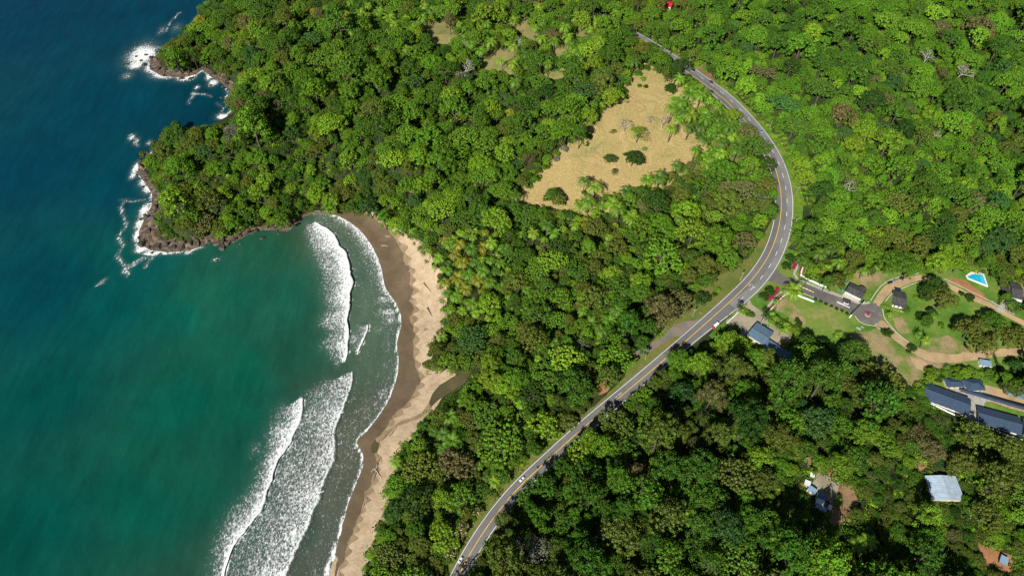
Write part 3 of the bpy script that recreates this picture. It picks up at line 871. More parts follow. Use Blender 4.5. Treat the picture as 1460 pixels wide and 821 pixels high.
for n, pts in enumerate(([(1219, 451), (1225, 459), (1236, 463.5), (1248, 465), (1256, 470)], [(1258, 440), (1260, 452), (1266, 461), (1282, 478), (1304, 494)], [(1241, 429), (1248, 418), (1258, 406), (1272, 398.5), (1292, 393), (1310, 390)],
                         [(1262, 430), (1272, 418), (1285, 412), (1300, 405.5), (1312, 402.5)], [(1150, 403), (1180, 414), (1210, 426), (1226, 432)], [(1144, 418), (1166, 427)], [(1346, 398), (1366, 407), (1388, 418), (1412, 430)])):
    path_ribbon('kerb', pts, -.28, .28, .45, M['pale_kerb'], ncross=2)

# the main road
ribbon('road', ROADY, ROADN, -ROAD_L - .7, ROAD_R + .9, .30, M['asphalt'], 6)
_k = int(np.argmin(np.abs(ROAD_S - (S3 + 10)))); _e = int(np.argmin(np.abs(ROAD_S - (S3 + 420))))
ribbon('climbing_lane', ROADY[_k:_e], ROADN[_k:_e], (.5 + 4.0 * sstep(0, 40, ROAD_S - ROAD_S[_k]))[_k:_e], ROAD_R[_k:_e] + .9, .312, M['lane'], 4)
for s0, s1, lo_, hi_ in ((S3 - 330, S3 - 262, -5.0, -.2), (S3 - 150, S3 - 118, .2, 5.1), (S3 + 60, S3 + 250, -5.0, -.3), (S3 - 60, S3 - 35, -5.0, -.2)):
    k0, k1 = [int(np.argmin(np.abs(ROAD_S - q))) for q in (s0, s1)]
    ribbon('asphalt_patch', ROADY[k0:k1], ROADN[k0:k1], lo_, hi_, .308, M['dark_asphalt'], 3)
MK = dict(ncross=1)
ribbon('yellow_line', ROADY, ROADN, -.26, .26, .325, M['yellow_paint'], **MK)
ribbon('edge_line', ROADY, ROADN, -ROAD_L - .17, -ROAD_L + .17, .325, M['white_paint'], **MK)
ribbon('edge_line', ROADY, ROADN, ROAD_R - .17, ROAD_R + .17, .325, M['white_paint'], **MK)
bm = bmesh.new()
s = S3 + 16
while s < ROAD_S[-1] - 60:
    ii = [np.interp(s + k * 1.5, ROAD_S, np.arange(len(ROAD_S))) for k in range(4)]
    prev = None
    for q in ii:
        c = np.array([np.interp(q, np.arange(len(ROADY)), ROADY[:, a]) for a in range(3)]); nn = np.array([np.interp(q, np.arange(len(ROADY)), ROADN[:, a]) for a in range(2)])
        row = [bm.verts.new((c[0] + nn[0] * w, c[1] + nn[1] * w, c[2] + .326)) for w in (4.4, 4.75)]
        if prev: bm.faces.new((prev[0], prev[1], row[1], row[0]))
        prev = row
    s += 13.0
tag(obj('lane_dashes', bm, M['white_paint']), kind='structure')
# short merge bars painted across the climbing lane and the give-way ticks on the two-lane stretch
bm = bmesh.new()


def bar_on_road(px, py, L, w=.35):
    p = W((px, py)); d, _, i = seg_dist(np.array([p.x]), np.array([p.y]), ROADY)
    i = int(i[0]); t = Vector((ROADY[i + 1] - ROADY[i]).tolist()); t.z = 0; t.normalize(); n_ = Vector((t.y, -t.x, 0)); z = ROADY[i][2] + .328
    q = [bm.verts.new((p.x + t.x * a * L / 2 + n_.x * b * w / 2, p.y + t.y * a * L / 2 + n_.y * b * w / 2, z)) for a, b in ((-1, -1), (-1, 1), (1, 1), (1, -1))]
    bm.faces.new(q)


for a, b in ((1070.5, 405), (1075, 404), (1078, 407.5), (1063, 418.5), (882, 563), (879, 567), (886, 560)): bar_on_road(a, b, 6.0)
for f in bm.faces:
    if f.normal.z < 0: f.normal_flip()
bmesh.ops.recalc_face_normals(bm, faces=bm.faces)
tag(obj('road_marking', bm, M['white_paint']), kind='structure')


# ------------------------------------------------------------------ sea with foam; wave crests stand on it as their own objects
def s2l(c):
    c = np.asarray(c, float) / 255
    return np.where(c <= .04045, c / 12.92, ((c + .055) / 1.055) ** 2.4)


SEA_PTS = [(-200, -200, 2, 62, 90), (-300, 400, 2, 66, 90), (50, 20, 2, 64, 92), (50, 250, 2, 68, 92), (200, 20, 2, 66, 92), (150, 150, 2, 70, 94), (170, 260, 3, 72, 92), (60, 400, 3, 74, 88), (150, 430, 4, 86, 90), (60, 560, 4, 84, 82), (60, 750, 3, 84, 78), (-200, 800, 3, 80, 78),
           (180, 370, 6, 90, 92), (250, 440, 8, 100, 88), (330, 420, 14, 102, 88), (400, 360, 32, 98, 78), (440, 330, 52, 92, 70), (350, 520, 8, 100, 82), (250, 600, 5, 96, 82), (200, 740, 6, 92, 80), (330, 640, 16, 88, 76), (340, 580, 8, 96, 82),
           (420, 480, 28, 92, 76), (420, 420, 24, 98, 82), (450, 545, 40, 84, 68), (300, 425, 34, 104, 84), (290, 790, 40, 86, 72), (380, 580, 22, 90, 76), (280, 720, 14, 92, 78), (500, 330, 84, 106, 86), (540, 370, 84, 110, 92), (530, 450, 84, 112, 92),
           (535, 500, 78, 106, 88), (530, 570, 86, 92, 74), (500, 620, 86, 94, 76), (505, 660, 90, 92, 76), (480, 720, 86, 94, 80), (450, 790, 82, 92, 80), (430, 850, 70, 74, 62), (480, 560, 48, 82, 66), (400, 750, 56, 84, 72), (310, 110, 4, 70, 86), (280, 150, 2, 64, 86)]
_sx, _sy = at_z([p[0] for p in SEA_PTS], [p[1] for p in SEA_PTS], 0.0)
_sc = s2l([p[2:] for p in SEA_PTS]) * np.array([.74, .66, .60])


def sea_col(x, y):
    num = 0; den = 0
    wx = x + 60 * (fbm(x / 90, y / 90) - .45); wy = y + 60 * (fbm(x / 90 + 31, y / 90 + 7) - .45)
    for a, b, c in zip(_sx, _sy, _sc):
        w = 1 / (((wx - a) ** 2 + (wy - b) ** 2 + 250.0) ** 1.7)
        num = num + w[:, None] * c; den = den + w
    return num / den[:, None]


def P0(px):
    x, y = at_z([p[0] for p in px], [p[1] for p in px], 0.0)
    return np.stack([x, y], 1)


WAVES = [  # front edge (towards the beach), back edge, density at back, at front
    ([(450, 316), (472, 331), (486, 350), (496, 366), (502, 391), (503, 417), (501, 442), (499, 470), (497, 493), (492, 516)],
     [(443, 320), (442, 334), (452, 356), (466, 385), (466, 413), (472, 442), (463, 458), (480, 476), (464, 490), (484, 514)], .46, .80, 1.5,
     'broad breaking wave of white foam curving off the northern end of the beach', 1.0),
    ([(432, 565), (430, 590), (422, 613), (406, 645), (387, 684), (375, 711), (365, 735), (350, 754), (334, 783), (324, 812), (318, 850)],
     [(402, 584), (388, 617), (388, 637), (378, 668), (362, 703), (334, 734), (313, 772), (308, 800), (308, 821), (304, 850), (300, 870)], .44, .80, 1.3,
     'outermost breaking wave with a bright narrow crest in the lower bay', .75),
    ([(502, 528), (503, 551), (490, 586), (480.7, 613), (477, 645), (469, 676), (457, 703), (441.6, 742), (426, 781), (408, 821), (392, 855)],
     [(470, 545), (452, 556), (437, 566), (434, 582), (425, 613), (409, 645), (390, 684), (378, 711), (367, 735), (354, 755), (337, 784), (326, 812), (318, 850)], .40, .64, .9,
     'wide sheet of spent white foam rolling in behind a smooth edge towards the lower beach', .45),
    ([(525.5, 461), (518, 486), (511, 504)], [(505, 461), (500, 480), (499, 500)], .26, .55, .5, 'small broken wave between the large upper wave and the sand', .4)]


def rough_front(P, k):
    P = catmull(P, 2.0); N_ = line_frames(P)
    s_ = np.arange(len(P)) * 2.0
    w = 3.4 * (fbm(s_ / 16 + 11 * k, s_ * 0 + k) - .44) * 2 + 1.3 * (fbm(s_ / 5 + 7 * k, s_ * 0 + 3 + k) - .44) * 2
    return P + N_ * (w * np.sin(np.pi * np.linspace(0, 1, len(P))) ** .4)[:, None]


WV = [(rough_front(P0(a), len(b) + int(100 * tip)), P0(b), db, dfr, amp, lab, tip) for a, b, db, dfr, amp, lab, tip in WAVES]
BLOBS = [(202, 80, 20, 17, 1.0), (194, 92, 13, 8, .8), (222, 96, 16, 9, .95), (236, 107, 20, 6, .95), (264, 110, 14, 6, .95), (300, 107, 6, 8, .9), (304, 118, 8, 6, .7), (281, 125, 4, 3, .8), (318, 166, 9, 5, .85), (330, 165, 5, 3, .7),
         (194, 240, 6, 9, .9), (190, 250, 5, 6, .85), (206, 258, 8, 8, .85), (212, 268, 8, 8, .9), (221, 282, 4, 7, .8), (206, 300, 7, 12, .95), (200, 318, 7, 10, .95), (197, 334, 6, 10, .95), (203, 345, 9, 10, .95), (200, 356, 9, 5, .9), (215, 361, 14, 4, .9), (236, 360, 10, 3, .8), (256, 356, 5, 4, .85), (268, 360, 8, 3, .7),
         (188, 196, 5, 5, .62), (194, 202, 4, 5, .6), (212, 204, 4, 4, .55), (308, 370, 5, 2.5, .85), (178, 388, 5, 3, .7), (172, 344, 4, 4, .6), (270, 100, 8, 4, .5), (182, 108, 10, 6, .4), (230, 44, 6, 8, .35), (252, 40, 8, 8, .3),
         (545, 428, 16, 8, .45), (552, 445, 18, 8, .5), (556, 455, 14, 10, .45), (540, 470, 14, 10, .35), (505, 480, 10, 12, .45), (552, 522, 10, 14, .3), (545, 560, 12, 14, .42), (366, 640, 12, 14, .34)]
BL = []
for bx, by, rx, ry, dd in BLOBS:
    cx_, cy_ = at_z(bx, by, 0.0); ex, _ = at_z(bx + rx, by, 0.0); _, ey = at_z(bx, by - ry, 0.0)
    BL.append((float(cx_), float(cy_), abs(float(ex - cx_)), abs(float(ey - cy_)), dd))
LACE = [[(172, 286), (178, 284), (190, 287), (206, 285)], [(178, 286), (171, 297), (178, 310), (180, 322), (170, 336), (174, 350), (168, 362), (176, 378), (180, 388)], [(186, 192), (194, 198), (196, 208)], [(268, 148), (272, 140), (276, 133), (288, 134), (300, 138)], [(180, 392), (176, 384), (192, 374), (206, 366)],
        [(310, 148), (318, 154), (316, 160)], [(212, 365), (200, 372), (188, 380)], [(256, 18), (244, 30), (236, 46)], [(150, 398), (138, 408)], [(222, 362), (212, 372), (206, 382)]]
LC = [P0(l) for l in LACE]
SURF_IN = P0([(489, 309), (507, 322), (522, 340), (535, 358), (544, 376), (550, 396), (554, 413)])


def foam(x, y):
    f = np.zeros(x.shape)
    for Fr, Bk, db, dfr, amp, lab, tip in WV:
        poly = np.concatenate([Fr, Bk[::-1]])
        ins = inside(x, y, poly)
        d1, _, _ = seg_dist(x, y, Fr); d2, _, _ = seg_dist(x, y, Bk)
        t = (d2 / (d1 + d2 + 1e-6)) ** 1.25
        fade = .75 + .5 * fbm(x / 14, y / 14)
        inn = (db + (dfr - db) * t ** 1.1) * np.minimum(1.08, fade)
        crest = .98 * np.exp(-(d1 / (3.0 * tip + 1.2)) ** 2)
        out = np.where(d1 < d2, 0, db * np.exp(-(d2 / 7.0) ** 1.4) * fade)
        f = np.maximum(f, np.where(ins, np.maximum(inn, crest), out))
    dc, _, ic = seg_dist(x, y, COAST)
    onb = ic >= NB - 1
    water = ~inside(x, y, LAND)
    sw = np.where(onb, .95 * np.exp(-((dc - 2.2) / 1.7) ** 2) * np.clip(.35 + 1.2 * fbm(x / 22 + 4, y / 22), 0, 1), .74 * np.exp(-(dc / 3.4) ** 2) * (fbm(x / 10, y / 10) > .38) * (y > float(P0([(0, 366)])[0][1])) * (x < float(P0([(300, 345)])[0][0])))
    sp = np.where(onb, .28 * (1 - sstep(8, 85, dc)) * (.35 + 1.3 * fbm(dc / 9, y / 55)), 0)
    di, _, _ = seg_dist(x, y, SURF_IN)
    ln = .62 * np.exp(-(di / 10.0) ** 2)
    f = np.maximum(f, np.maximum(np.maximum(sw, sp), ln * onb))
    for cx_, cy_, rx, ry, dd in BL:
        f = np.maximum(f, min(1.0, dd * 1.12) * np.exp(-(((x - cx_) / rx) ** 2 + ((y - cy_) / ry) ** 2) * 1.0) * (.7 + .7 * fbm(x / 9, y / 9)))
    for l in LC:
        dl, _, _ = seg_dist(x + 5 * (fbm(x / 6, y / 6) - .45), y + 5 * (fbm(x / 6 + 9, y / 6) - .45), l)
        f = np.maximum(f, .56 * np.exp(-(dl / 1.7) ** 2) * (.5 + fbm(x / 12 + 3, y / 12)))
    return np.clip(f, 0, 1)


def sea_mat():
    m, nt, b = newmat('sea_water')
    ac = nd(nt, 'ShaderNodeAttribute', attribute_name='water_colour'); af = nd(nt, 'ShaderNodeAttribute', attribute_name='foam')
    tc = nd(nt, 'ShaderNodeTexCoord')
    mp = nd(nt, 'ShaderNodeMapping'); mp.inputs['Rotation'].default_value = (0, 0, .35); mp.inputs['Scale'].default_value = (1.0, .62, .001)
    nt.links.new(tc.outputs['Object'], mp.inputs[0])
    n1 = nd(nt, 'ShaderNodeTexNoise', i_Scale=1.1, i_Detail=6.0, i_Roughness=.75, i_Distortion=.8); nt.links.new(mp.outputs[0], n1.inputs['Vector'])
    n2 = nd(nt, 'ShaderNodeTexVoronoi', feature='SMOOTH_F1', i_Scale=.75); nt.links.new(mp.outputs[0], n2.inputs['Vector'])
    s1 = nd(nt, 'ShaderNodeMapRange'); s1.inputs[1].default_value = .28; s1.inputs[2].default_value = .72; nt.links.new(n1.outputs['Fac'], s1.inputs[0])
    s2 = nd(nt, 'ShaderNodeMapRange'); s2.inputs[1].default_value = .05; s2.inputs[2].default_value = .75; nt.links.new(n2.outputs['Distance'], s2.inputs[0])
    mm = nd(nt, 'ShaderNodeMath', operation='MULTIPLY_ADD'); nt.links.new(s2.outputs[0], mm.inputs[0]); mm.inputs[1].default_value = .3
    m7 = nd(nt, 'ShaderNodeMath', operation='MULTIPLY'); nt.links.new(s1.outputs[0], m7.inputs[0]); m7.inputs[1].default_value = .7
    nt.links.new(m7.outputs[0], mm.inputs[2])
    sub = nd(nt, 'ShaderNodeMath', operation='ADD'); nt.links.new(mm.outputs[0], sub.inputs[0]); nt.links.new(af.outputs['Fac'], sub.inputs[1])
    k = nd(nt, 'ShaderNodeMapRange', interpolation_type='SMOOTHSTEP'); k.inputs[1].default_value = .80; k.inputs[2].default_value = 1.20; nt.links.new(sub.outputs[0], k.inputs[0])
    gt = nd(nt, 'ShaderNodeMapRange'); gt.inputs[1].default_value = .02; gt.inputs[2].default_value = .14; nt.links.new(af.outputs['Fac'], gt.inputs[0])
    fm = nd(nt, 'ShaderNodeMath', operation='MULTIPLY'); nt.links.new(k.outputs[0], fm.inputs[0]); nt.links.new(gt.outputs[0], fm.inputs[1])
    # drifting silt in the water body
    n3 = nd(nt, 'ShaderNodeTexNoise', i_Scale=.035, i_Detail=8.0, i_Roughness=.62, i_Distortion=.5); nt.links.new(mp.outputs[0], n3.inputs['Vector'])
    r3 = ramp(nt, [(.3, (.84, .84, .84)), (.7, (1.16, 1.16, 1.16))]); nt.links.new(n3.outputs['Fac'], r3.inputs[0])
    wm = nd(nt, 'ShaderNodeMix', data_type='RGBA', blend_type='MULTIPLY'); wm.inputs[0].default_value = 1
    nt.links.new(ac.outputs['Color'], wm.inputs[6]); nt.links.new(r3.outputs[0], wm.inputs[7])
    mp2 = nd(nt, 'ShaderNodeMapping'); mp2.inputs['Rotation'].default_value = (0, 0, -.75); mp2.inputs['Scale'].default_value = (1.0, .22, .001); nt.links.new(tc.outputs['Object'], mp2.inputs[0])
    n4 = nd(nt, 'ShaderNodeTexNoise', i_Scale=.13, i_Detail=6.0, i_Roughness=.6, i_Distortion=.6); nt.links.new(mp2.outputs[0], n4.inputs['Vector'])
    r4 = ramp(nt, [(.3, (.86, .87, .88)), (.7, (1.14, 1.13, 1.12))]); nt.links.new(n4.outputs['Fac'], r4.inputs[0])  # light and dark lines of the swell, put into the water colour
    wm4 = nd(nt, 'ShaderNodeMix', data_type='RGBA', blend_type='MULTIPLY'); wm4.inputs[0].default_value = 1
    nt.links.new(wm.outputs[2], wm4.inputs[6]); nt.links.new(r4.outputs[0], wm4.inputs[7]); wm = wm4
    # aerated water: pale green under and around the foam
    ae = nd(nt, 'ShaderNodeMix', data_type='RGBA'); ae.inputs[7].default_value = (.16, .25, .22, 1)
    am = nd(nt, 'ShaderNodeMath', operation='MULTIPLY'); nt.links.new(af.outputs['Fac'], am.inputs[0]); am.inputs[1].default_value = .42
    nt.links.new(am.outputs[0], ae.inputs[0]); nt.links.new(wm.outputs[2], ae.inputs[6])
    mx = nd(nt, 'ShaderNodeMix', data_type='RGBA'); nt.links.new(fm.outputs[0], mx.inputs[0]); nt.links.new(ae.outputs[2], mx.inputs[6]); mx.inputs[7].default_value = (.72, .745, .735, 1)
    nt.links.new(mx.outputs[2], b.inputs['Base Color'])
    rr = nd(nt, 'ShaderNodeMapRange'); rr.inputs[3].default_value = .16; rr.inputs[4].default_value = .8; nt.links.new(fm.outputs[0], rr.inputs[0]); nt.links.new(rr.outputs[0], b.inputs['Roughness'])
    b.inputs['IOR'].default_value = 1.33; b.inputs['Specular IOR Level'].default_value = .28
    nb_ = nd(nt, 'ShaderNodeTexNoise', i_Scale=.16, i_Detail=6.0, i_Roughness=.6); nt.links.new(mp.outputs[0], nb_.inputs['Vector'])
    bp = nd(nt, 'ShaderNodeBump'); bp.inputs['Strength'].default_value = .45; bp.inputs['Distance'].default_value = 1.2; nt.links.new(nb_.outputs['Fac'], bp.inputs['Height'])
    bp2 = nd(nt, 'ShaderNodeBump'); bp2.inputs['Strength'].default_value = .9; bp2.inputs['Distance'].default_value = .5; nt.links.new(fm.outputs[0], bp2.inputs['Height']); nt.links.new(bp.outputs[0], bp2.inputs['Normal'])
    nt.links.new(bp2.outputs[0], b.inputs['Normal'])
    return m


M['sea'] = sea_mat()


def sea_attrs(me_, V):
    x, y = V[:, 0].copy(), V[:, 1].copy()
    c = np.column_stack([sea_col(x, y), np.ones(len(x))])
    a = me_.attributes.new('water_colour', 'FLOAT_COLOR', 'POINT'); a.data.foreach_set('color', c.ravel().astype(np.float32))
    q = me_.attributes.new('foam', 'FLOAT', 'POINT'); q.data.foreach_set('value', foam(x, y).astype(np.float32))


me, V = grid_mesh('sea', axis(-560, -60, 2.5, 6000), axis(70, 800, 2.5, 6000), lambda x, y: np.zeros(len(x)), lambda c: ~((c[:, 0] > -40) & (c[:, 0] < 2500) & (c[:, 1] < 1200)), M['sea'])
sea_attrs(me, V)
tag(obj('sea', me), kind='structure')

for Fr, Bk, db, dfr, amp, lab, tip in WV:
    A = catmull(Fr, 1.2); nA = len(A)
    Bq = catmull(Bk, 1.0)
    ss = np.linspace(0, 1, nA); sb = np.linspace(0, 1, len(Bq))
    Bq = np.stack([np.interp(ss, sb, Bq[:, 0]), np.interp(ss, sb, Bq[:, 1])], 1)
    K = 26
    rows = []
    for k in range(K + 1):
        t = 1.04 * k / K
        p = Bq + (A - Bq) * t
        tt = min(t, 1.0)
        prof = (tt ** 3) * (1 if t <= .96 else max(0, (1.04 - t) / .08))
        endf = np.sin(np.pi * np.clip(ss, .001, .999)) ** .5
        z = .03 + 1.6 * amp * prof * endf * (.8 + .5 * fbm(p[:, 0] / 8, p[:, 1] / 8)) + .18 * np.sin(math.pi * tt) * (fbm(p[:, 0] / 3, p[:, 1] / 3))
        rows.append(np.column_stack([p, z]))
    V = np.stack(rows, 1).reshape(-1, 3)
    m = K + 1
    F = [[i * m + k, i * m + k + 1, (i + 1) * m + k + 1, (i + 1) * m + k] for i in range(nA - 1) for k in range(K)]
    a, b, c = V[F[50][0]], V[F[50][1]], V[F[50][2]]
    if np.cross(b - a, c - a)[2] < 0: F = [f[::-1] for f in F]
    me_ = pymesh('breaking_wave', V, F, M['sea'], True)
    sea_attrs(me_, V)
    tag(obj('breaking_wave', me_), lab, 'wave', 'waves breaking in the bay')

# ------------------------------------------------------------------ buildings
def frame_from(A, B, C, eave):
    """eave corners on the photograph: A->B along the length, C beyond B across; returns centre, angle, length, width, ground z"""
    mx, my = (A[0] + C[0]) / 2, (A[1] + C[1]) / 2
    g = W((mx, my), eave).z
    P = [np.array(at_z(p[0], p[1], g + eave)) for p in (A, B, C)]
    ex = P[1] - P[0]; L = np.linalg.norm(ex); ex /= L
    ey = np.array([-ex[1], ex[0]])
    wd = float(np.dot(P[2] - P[1], ey))
    c = P[0] + ex * L / 2 + ey * wd / 2
    return Vector((c[0], c[1], g)), math.atan2(ex[1], ex[0]), float(L), abs(wd), g


def gable_roof(L, w, e, rise, th=.22, x0=0.0, y0=0.0):
    bm = bmesh.new()
    prism_into(bm, [(y0 - w / 2, e), (y0, e + rise), (y0 + w / 2, e), (y0 + w / 2, e - th), (y0, e + rise - th), (y0 - w / 2, e - th)], x0 - L / 2, x0 + L / 2)
    return clean(bm)


def shed_roof(L, w, e0, e1, th=.2, x0=0.0, y0=0.0):
    bm = bmesh.new()
    prism_into(bm, [(y0 - w / 2, e0), (y0 + w / 2, e1), (y0 + w / 2, e1 - th), (y0 - w / 2, e0 - th)], x0 - L / 2, x0 + L / 2)
    return clean(bm)


def hip_roof(L, w, e, rise, rl, th=.2):
    bm = bmesh.new()
    b = [bm.verts.new((x, y, e)) for x, y in ((-L / 2, -w / 2), (L / 2, -w / 2), (L / 2, w / 2), (-L / 2, w / 2))]
    r = [bm.verts.new((-rl / 2, 0, e + rise)), bm.verts.new((rl / 2, 0, e + rise))]
    q = [bm.verts.new((v.co.x, v.co.y, e - th)) for v in b]
    for f in ((b[0], b[1], r[1], r[0]), (b[1], b[2], r[1]), (b[2], b[3], r[0], r[1]), (b[3], b[0], r[0]), tuple(q[::-1])): bm.faces.new(f)
    for k in range(4): bm.faces.new((q[k], q[(k + 1) % 4], b[(k + 1) % 4], b[k]))
    return clean(bm)


def gable_walls(L, w, e, rise, gable=True):
    bm = bmesh.new()
    prof = [(-w / 2, -2.0), (w / 2, -2.0), (w / 2, e - .25)] + ([(0, e + rise * (1 - .0) - .3)] if gable else []) + [(-w / 2, e - .25)]
    prism_into(bm, prof, -L / 2, L / 2)
    return clean(bm)


def openings(t, L, w, n, zc=1.5, sides=(-1, 1), door=0, ww=1.3, wh=1.1):
    for s in sides:
        for k in range(n):
            x = -L / 2 + L * (k + .5) / n
            if s == -1 and k == door:
                d = obj('door', boxm((x, s * (w / 2 + .02), 1.05), (1.0, .1, 2.1), bev=.02), M['wood'], t)
                obj('handle', boxm((x + .35, s * (w / 2 + .1), 1.05), (.12, .06, .06)), M['metal'], d)
            else:
                f = obj('window', boxm((x, s * (w / 2 + .01), zc), (ww + .16, .08, wh + .16), bev=.02), M['white_wall'], t)
                obj('pane', boxm((x, s * (w / 2 + .045), zc), (ww, .06, wh)), M['glass'], f)


def house(name, label, A, B, C, eave, rise, roof, wall, over=.6, n=4, ridge=True, hip=None, cat='house', ridge_mat=None, gable=True, group=None, base_drop=0):
    c, a, L, w, g = frame_from(A, B, C, eave)
    t = thing(name, label, cat, c, a, group)
    obj('wall', gable_walls(L - 2 * over, w - 2 * over, eave, rise * (1 - 2 * over / w), gable and hip is None), wall, t)
    r = obj('roof', hip_roof(L, w, eave, rise, hip) if hip is not None else gable_roof(L, w, eave, rise), roof, t)
    if ridge:
        rl = L if hip is None else hip
        obj('ridge_cap', boxm((0, 0, eave + rise + .05), (rl, .35, .12), bev=.03), ridge_mat or roof, r)
    openings(t, L - 2 * over, w - 2 * over, n)
    return t, L, w


# blue-grey metal building by the road bend
t, L, w = house('roadside_building', 'blue-grey metal roofed building with a long low wing beside the main road', (1079.5, 459), (1103.5, 474), (1085.5, 490), 4.2, 1.0, M['steel_roof'], M['cream_wall'], n=4, ridge_mat=M['dark_roof'], cat='building')
wl = 24.0
obj('wing_wall', boxm((L / 2 + wl / 2 - 1.0, -w * .28, .9), (wl - 1.2, w * .42, 5.4)), M['cream_wall'], t)
obj('wing_roof', shed_roof(wl, w * .52, 3.55, 3.95, x0=L / 2 + wl / 2 - .6, y0=-w * .26), M['steel_roof'], t)
obj('gutter', boxm((0, -w / 2 - .08, 4.1), (L, .16, .16)), M['white_tin'], t)

# guard house with the porch by the drive
t, L, w = house('gate_house', 'small dark roofed house with white porch and teal yard wall north of the entrance drive', (1205.5, 415), (1229, 426.5), (1234, 413), 3.2, 1.1, M['dark_roof'], M['white_wall'], n=3)
obj('gable_wing', gable_roof(w * .9, L * .42, 3.3, .95), M['dark_roof'], t).matrix_local = Matrix.Translation((L * .27, w * .18, .02)) @ Matrix.Rotation(math.pi / 2, 4, 'Z')
obj('porch_roof', shed_roof(L * .9, 2.0, 2.55, 2.85, x0=-.8, y0=-w / 2 - .7), M['white_tin'], t)
obj('porch_floor', boxm((-.8, -w / 2 - .9, .12), (L * .95, 2.0, .3)), M['cream_wall'], t)
for k in range(5): obj('post', boxm((-L * .43 + k * L * .2, -w / 2 - 1.5, 1.3), (.2, .2, 2.5)), M['white_wall'], t)
for pts in (((1195.5, 412.5), (1204, 416)), ((1202, 402.5), (1209, 405.5))):
    a, b = W(pts[0]), W(pts[1]); d = b - a
    q = thing('garden_wall', 'teal garden wall at the %s side of the small dark roofed house' % ('drive' if pts[0][1] > 410 else 'forest'), 'wall', a, math.atan2(d.y, d.x), 'teal walls of the gate house yard')
    obj('wall_panel', boxm((d.length / 2, 0, .55), (d.length, .3, 2.1)), M['teal_wall'], q); obj('coping', boxm((d.length / 2, 0, 1.66), (d.length + .1, .44, .12)), M['teal_wall'], q)

t, L, w = house('bungalow', 'dark roofed white bungalow inside the curve of the dirt road', (1272.5, 434), (1292, 439), (1306, 422), 2.9, 1.5, M['dark_roof'], M['white_wall'], n=3)
obj('porch_roof', shed_roof(4.2, 3.6, 2.6, 2.8, x0=-L * .1, y0=w / 2 + 1.6), M['glass'], t)
obj('porch_floor', boxm((0, -w / 2 - 1.0, .12), (L * .9, 2.4, .3)), M['cream_wall'], t)
for k in (-1, 1): obj('post', boxm((-L * .1 + k * 1.9, w / 2 + 3.2, 1.3), (.18, .18, 2.5)), M['white_wall'], t)

t, L, w = house('bungalow', 'dark grey roofed white house with a paved drive at the right edge', (1443, 424), (1459, 427.5), (1470, 408), 3.3, 1.6, M['dark_roof'], M['white_wall'], n=3)
obj('carport_roof', shed_roof(6.0, 6.5, 2.7, 2.9, x0=-L / 2 - 3.0, y0=-w * .15), M['dark_roof'], t)
for sx in (0, 1):
    for sy in (-1, 1): obj('post', boxm((-L / 2 - 5.6 + sx * 5.2, -w * .15 + sy * 2.9, 1.3), (.2, .2, 2.6)), M['white_wall'], t)
obj('porch_roof', shed_roof(L * .7, 2.0, 2.5, 2.8, x0=.5, y0=-w / 2 - .8), M['white_tin'], t)

# school-like complex
house('meeting_hall', 'largest navy roofed hall, furthest left of the complex below the dirt road', (1314, 567.5), (1381, 592.5), (1391, 570.5), 3.2, 2.2, M['navy_roof'], M['white_wall'], over=1.5, n=8, cat='hall')
house('annex', 'low navy hip roofed annex tucked behind the largest navy hall', (1351, 551.5), (1376, 551.5), (1372, 539), 3.4, 1.3, M['navy_roof'], M['cream_wall'], n=3, hip=6.0)
house('annex', 'square navy hip roofed annex at the corner of the concrete court', (1380, 557), (1406, 556), (1399, 539), 3.8, 1.9, M['navy_roof'], M['cream_wall'], n=3, hip=3.0)
house('classroom_block', 'navy roofed block right of the largest hall beyond a narrow alley', (1394, 602.5), (1457, 620), (1459, 596), 3.2, 2.1, M['navy_roof'], M['white_wall'], over=1.5, n=8, cat='hall')
house('classroom_block', 'last navy roofed block cut off at the right edge of the picture', (1460, 621), (1500, 632), (1503, 607), 3.2, 1.6, M['navy_roof'], M['white_wall'], over=1.5, n=5, cat='hall')
a, b = W((1366, 558)), W((1480, 594)); d = b - a
q = thing('covered_walkway', 'long covered walkway with a dark roof linking the navy roofed halls', 'walkway', a, math.atan2(d.y, d.x))
obj('roof', gable_roof(d.length, 3.0, 2.9, .45, .14, d.length / 2), M['navy_roof'], q)
for k in range(12):
    for s in (-1, 1): obj('post', boxm((k * d.length / 11.5 + .5, s * 1.2, 1.0), (.16, .16, 3.6)), M['metal'], q)
for k, (px, py) in enumerate(((1432, 561), (1446, 565.5))):
    p = W((px, py)); bm = bmesh.new()
    n = 9; vs = [[bm.verts.new((i * 1.4, j * .55, .35 + .16 * math.sin(i * 1.7 + j) + .1 * math.cos(3 * j + k))) for j in range(n)] for i in range(n)]
    for i in range(n - 1):
        for j in range(n - 1): bm.faces.new((vs[i][j], vs[i + 1][j], vs[i + 1][j + 1], vs[i][j + 1]))
    o = obj('tarpaulin', bm, M['tarp']); o.location = p; o.rotation_euler = (0, 0, -.42)
    md = o.modifiers.new('thickness', 'SOLIDIFY'); md.thickness = .12
    tag(o, '%s grey-blue tarpaulin spread on the dirt beside the school court' % ('left' if not k else 'right'), 'tarpaulin', 'tarpaulins on the dirt yard')

house('tin_roofed_house', 'white tin roofed house alone in the dark forest with leaf shadows on its roof', (1318, 677.5), (1330.5, 712.6), (1372, 703), 3.2, 1.5, M['tin_roof'], M['cream_wall'], n=3)[0]
o = [c for c in COL.objects if c.name == 'tin_roofed_house'][0]


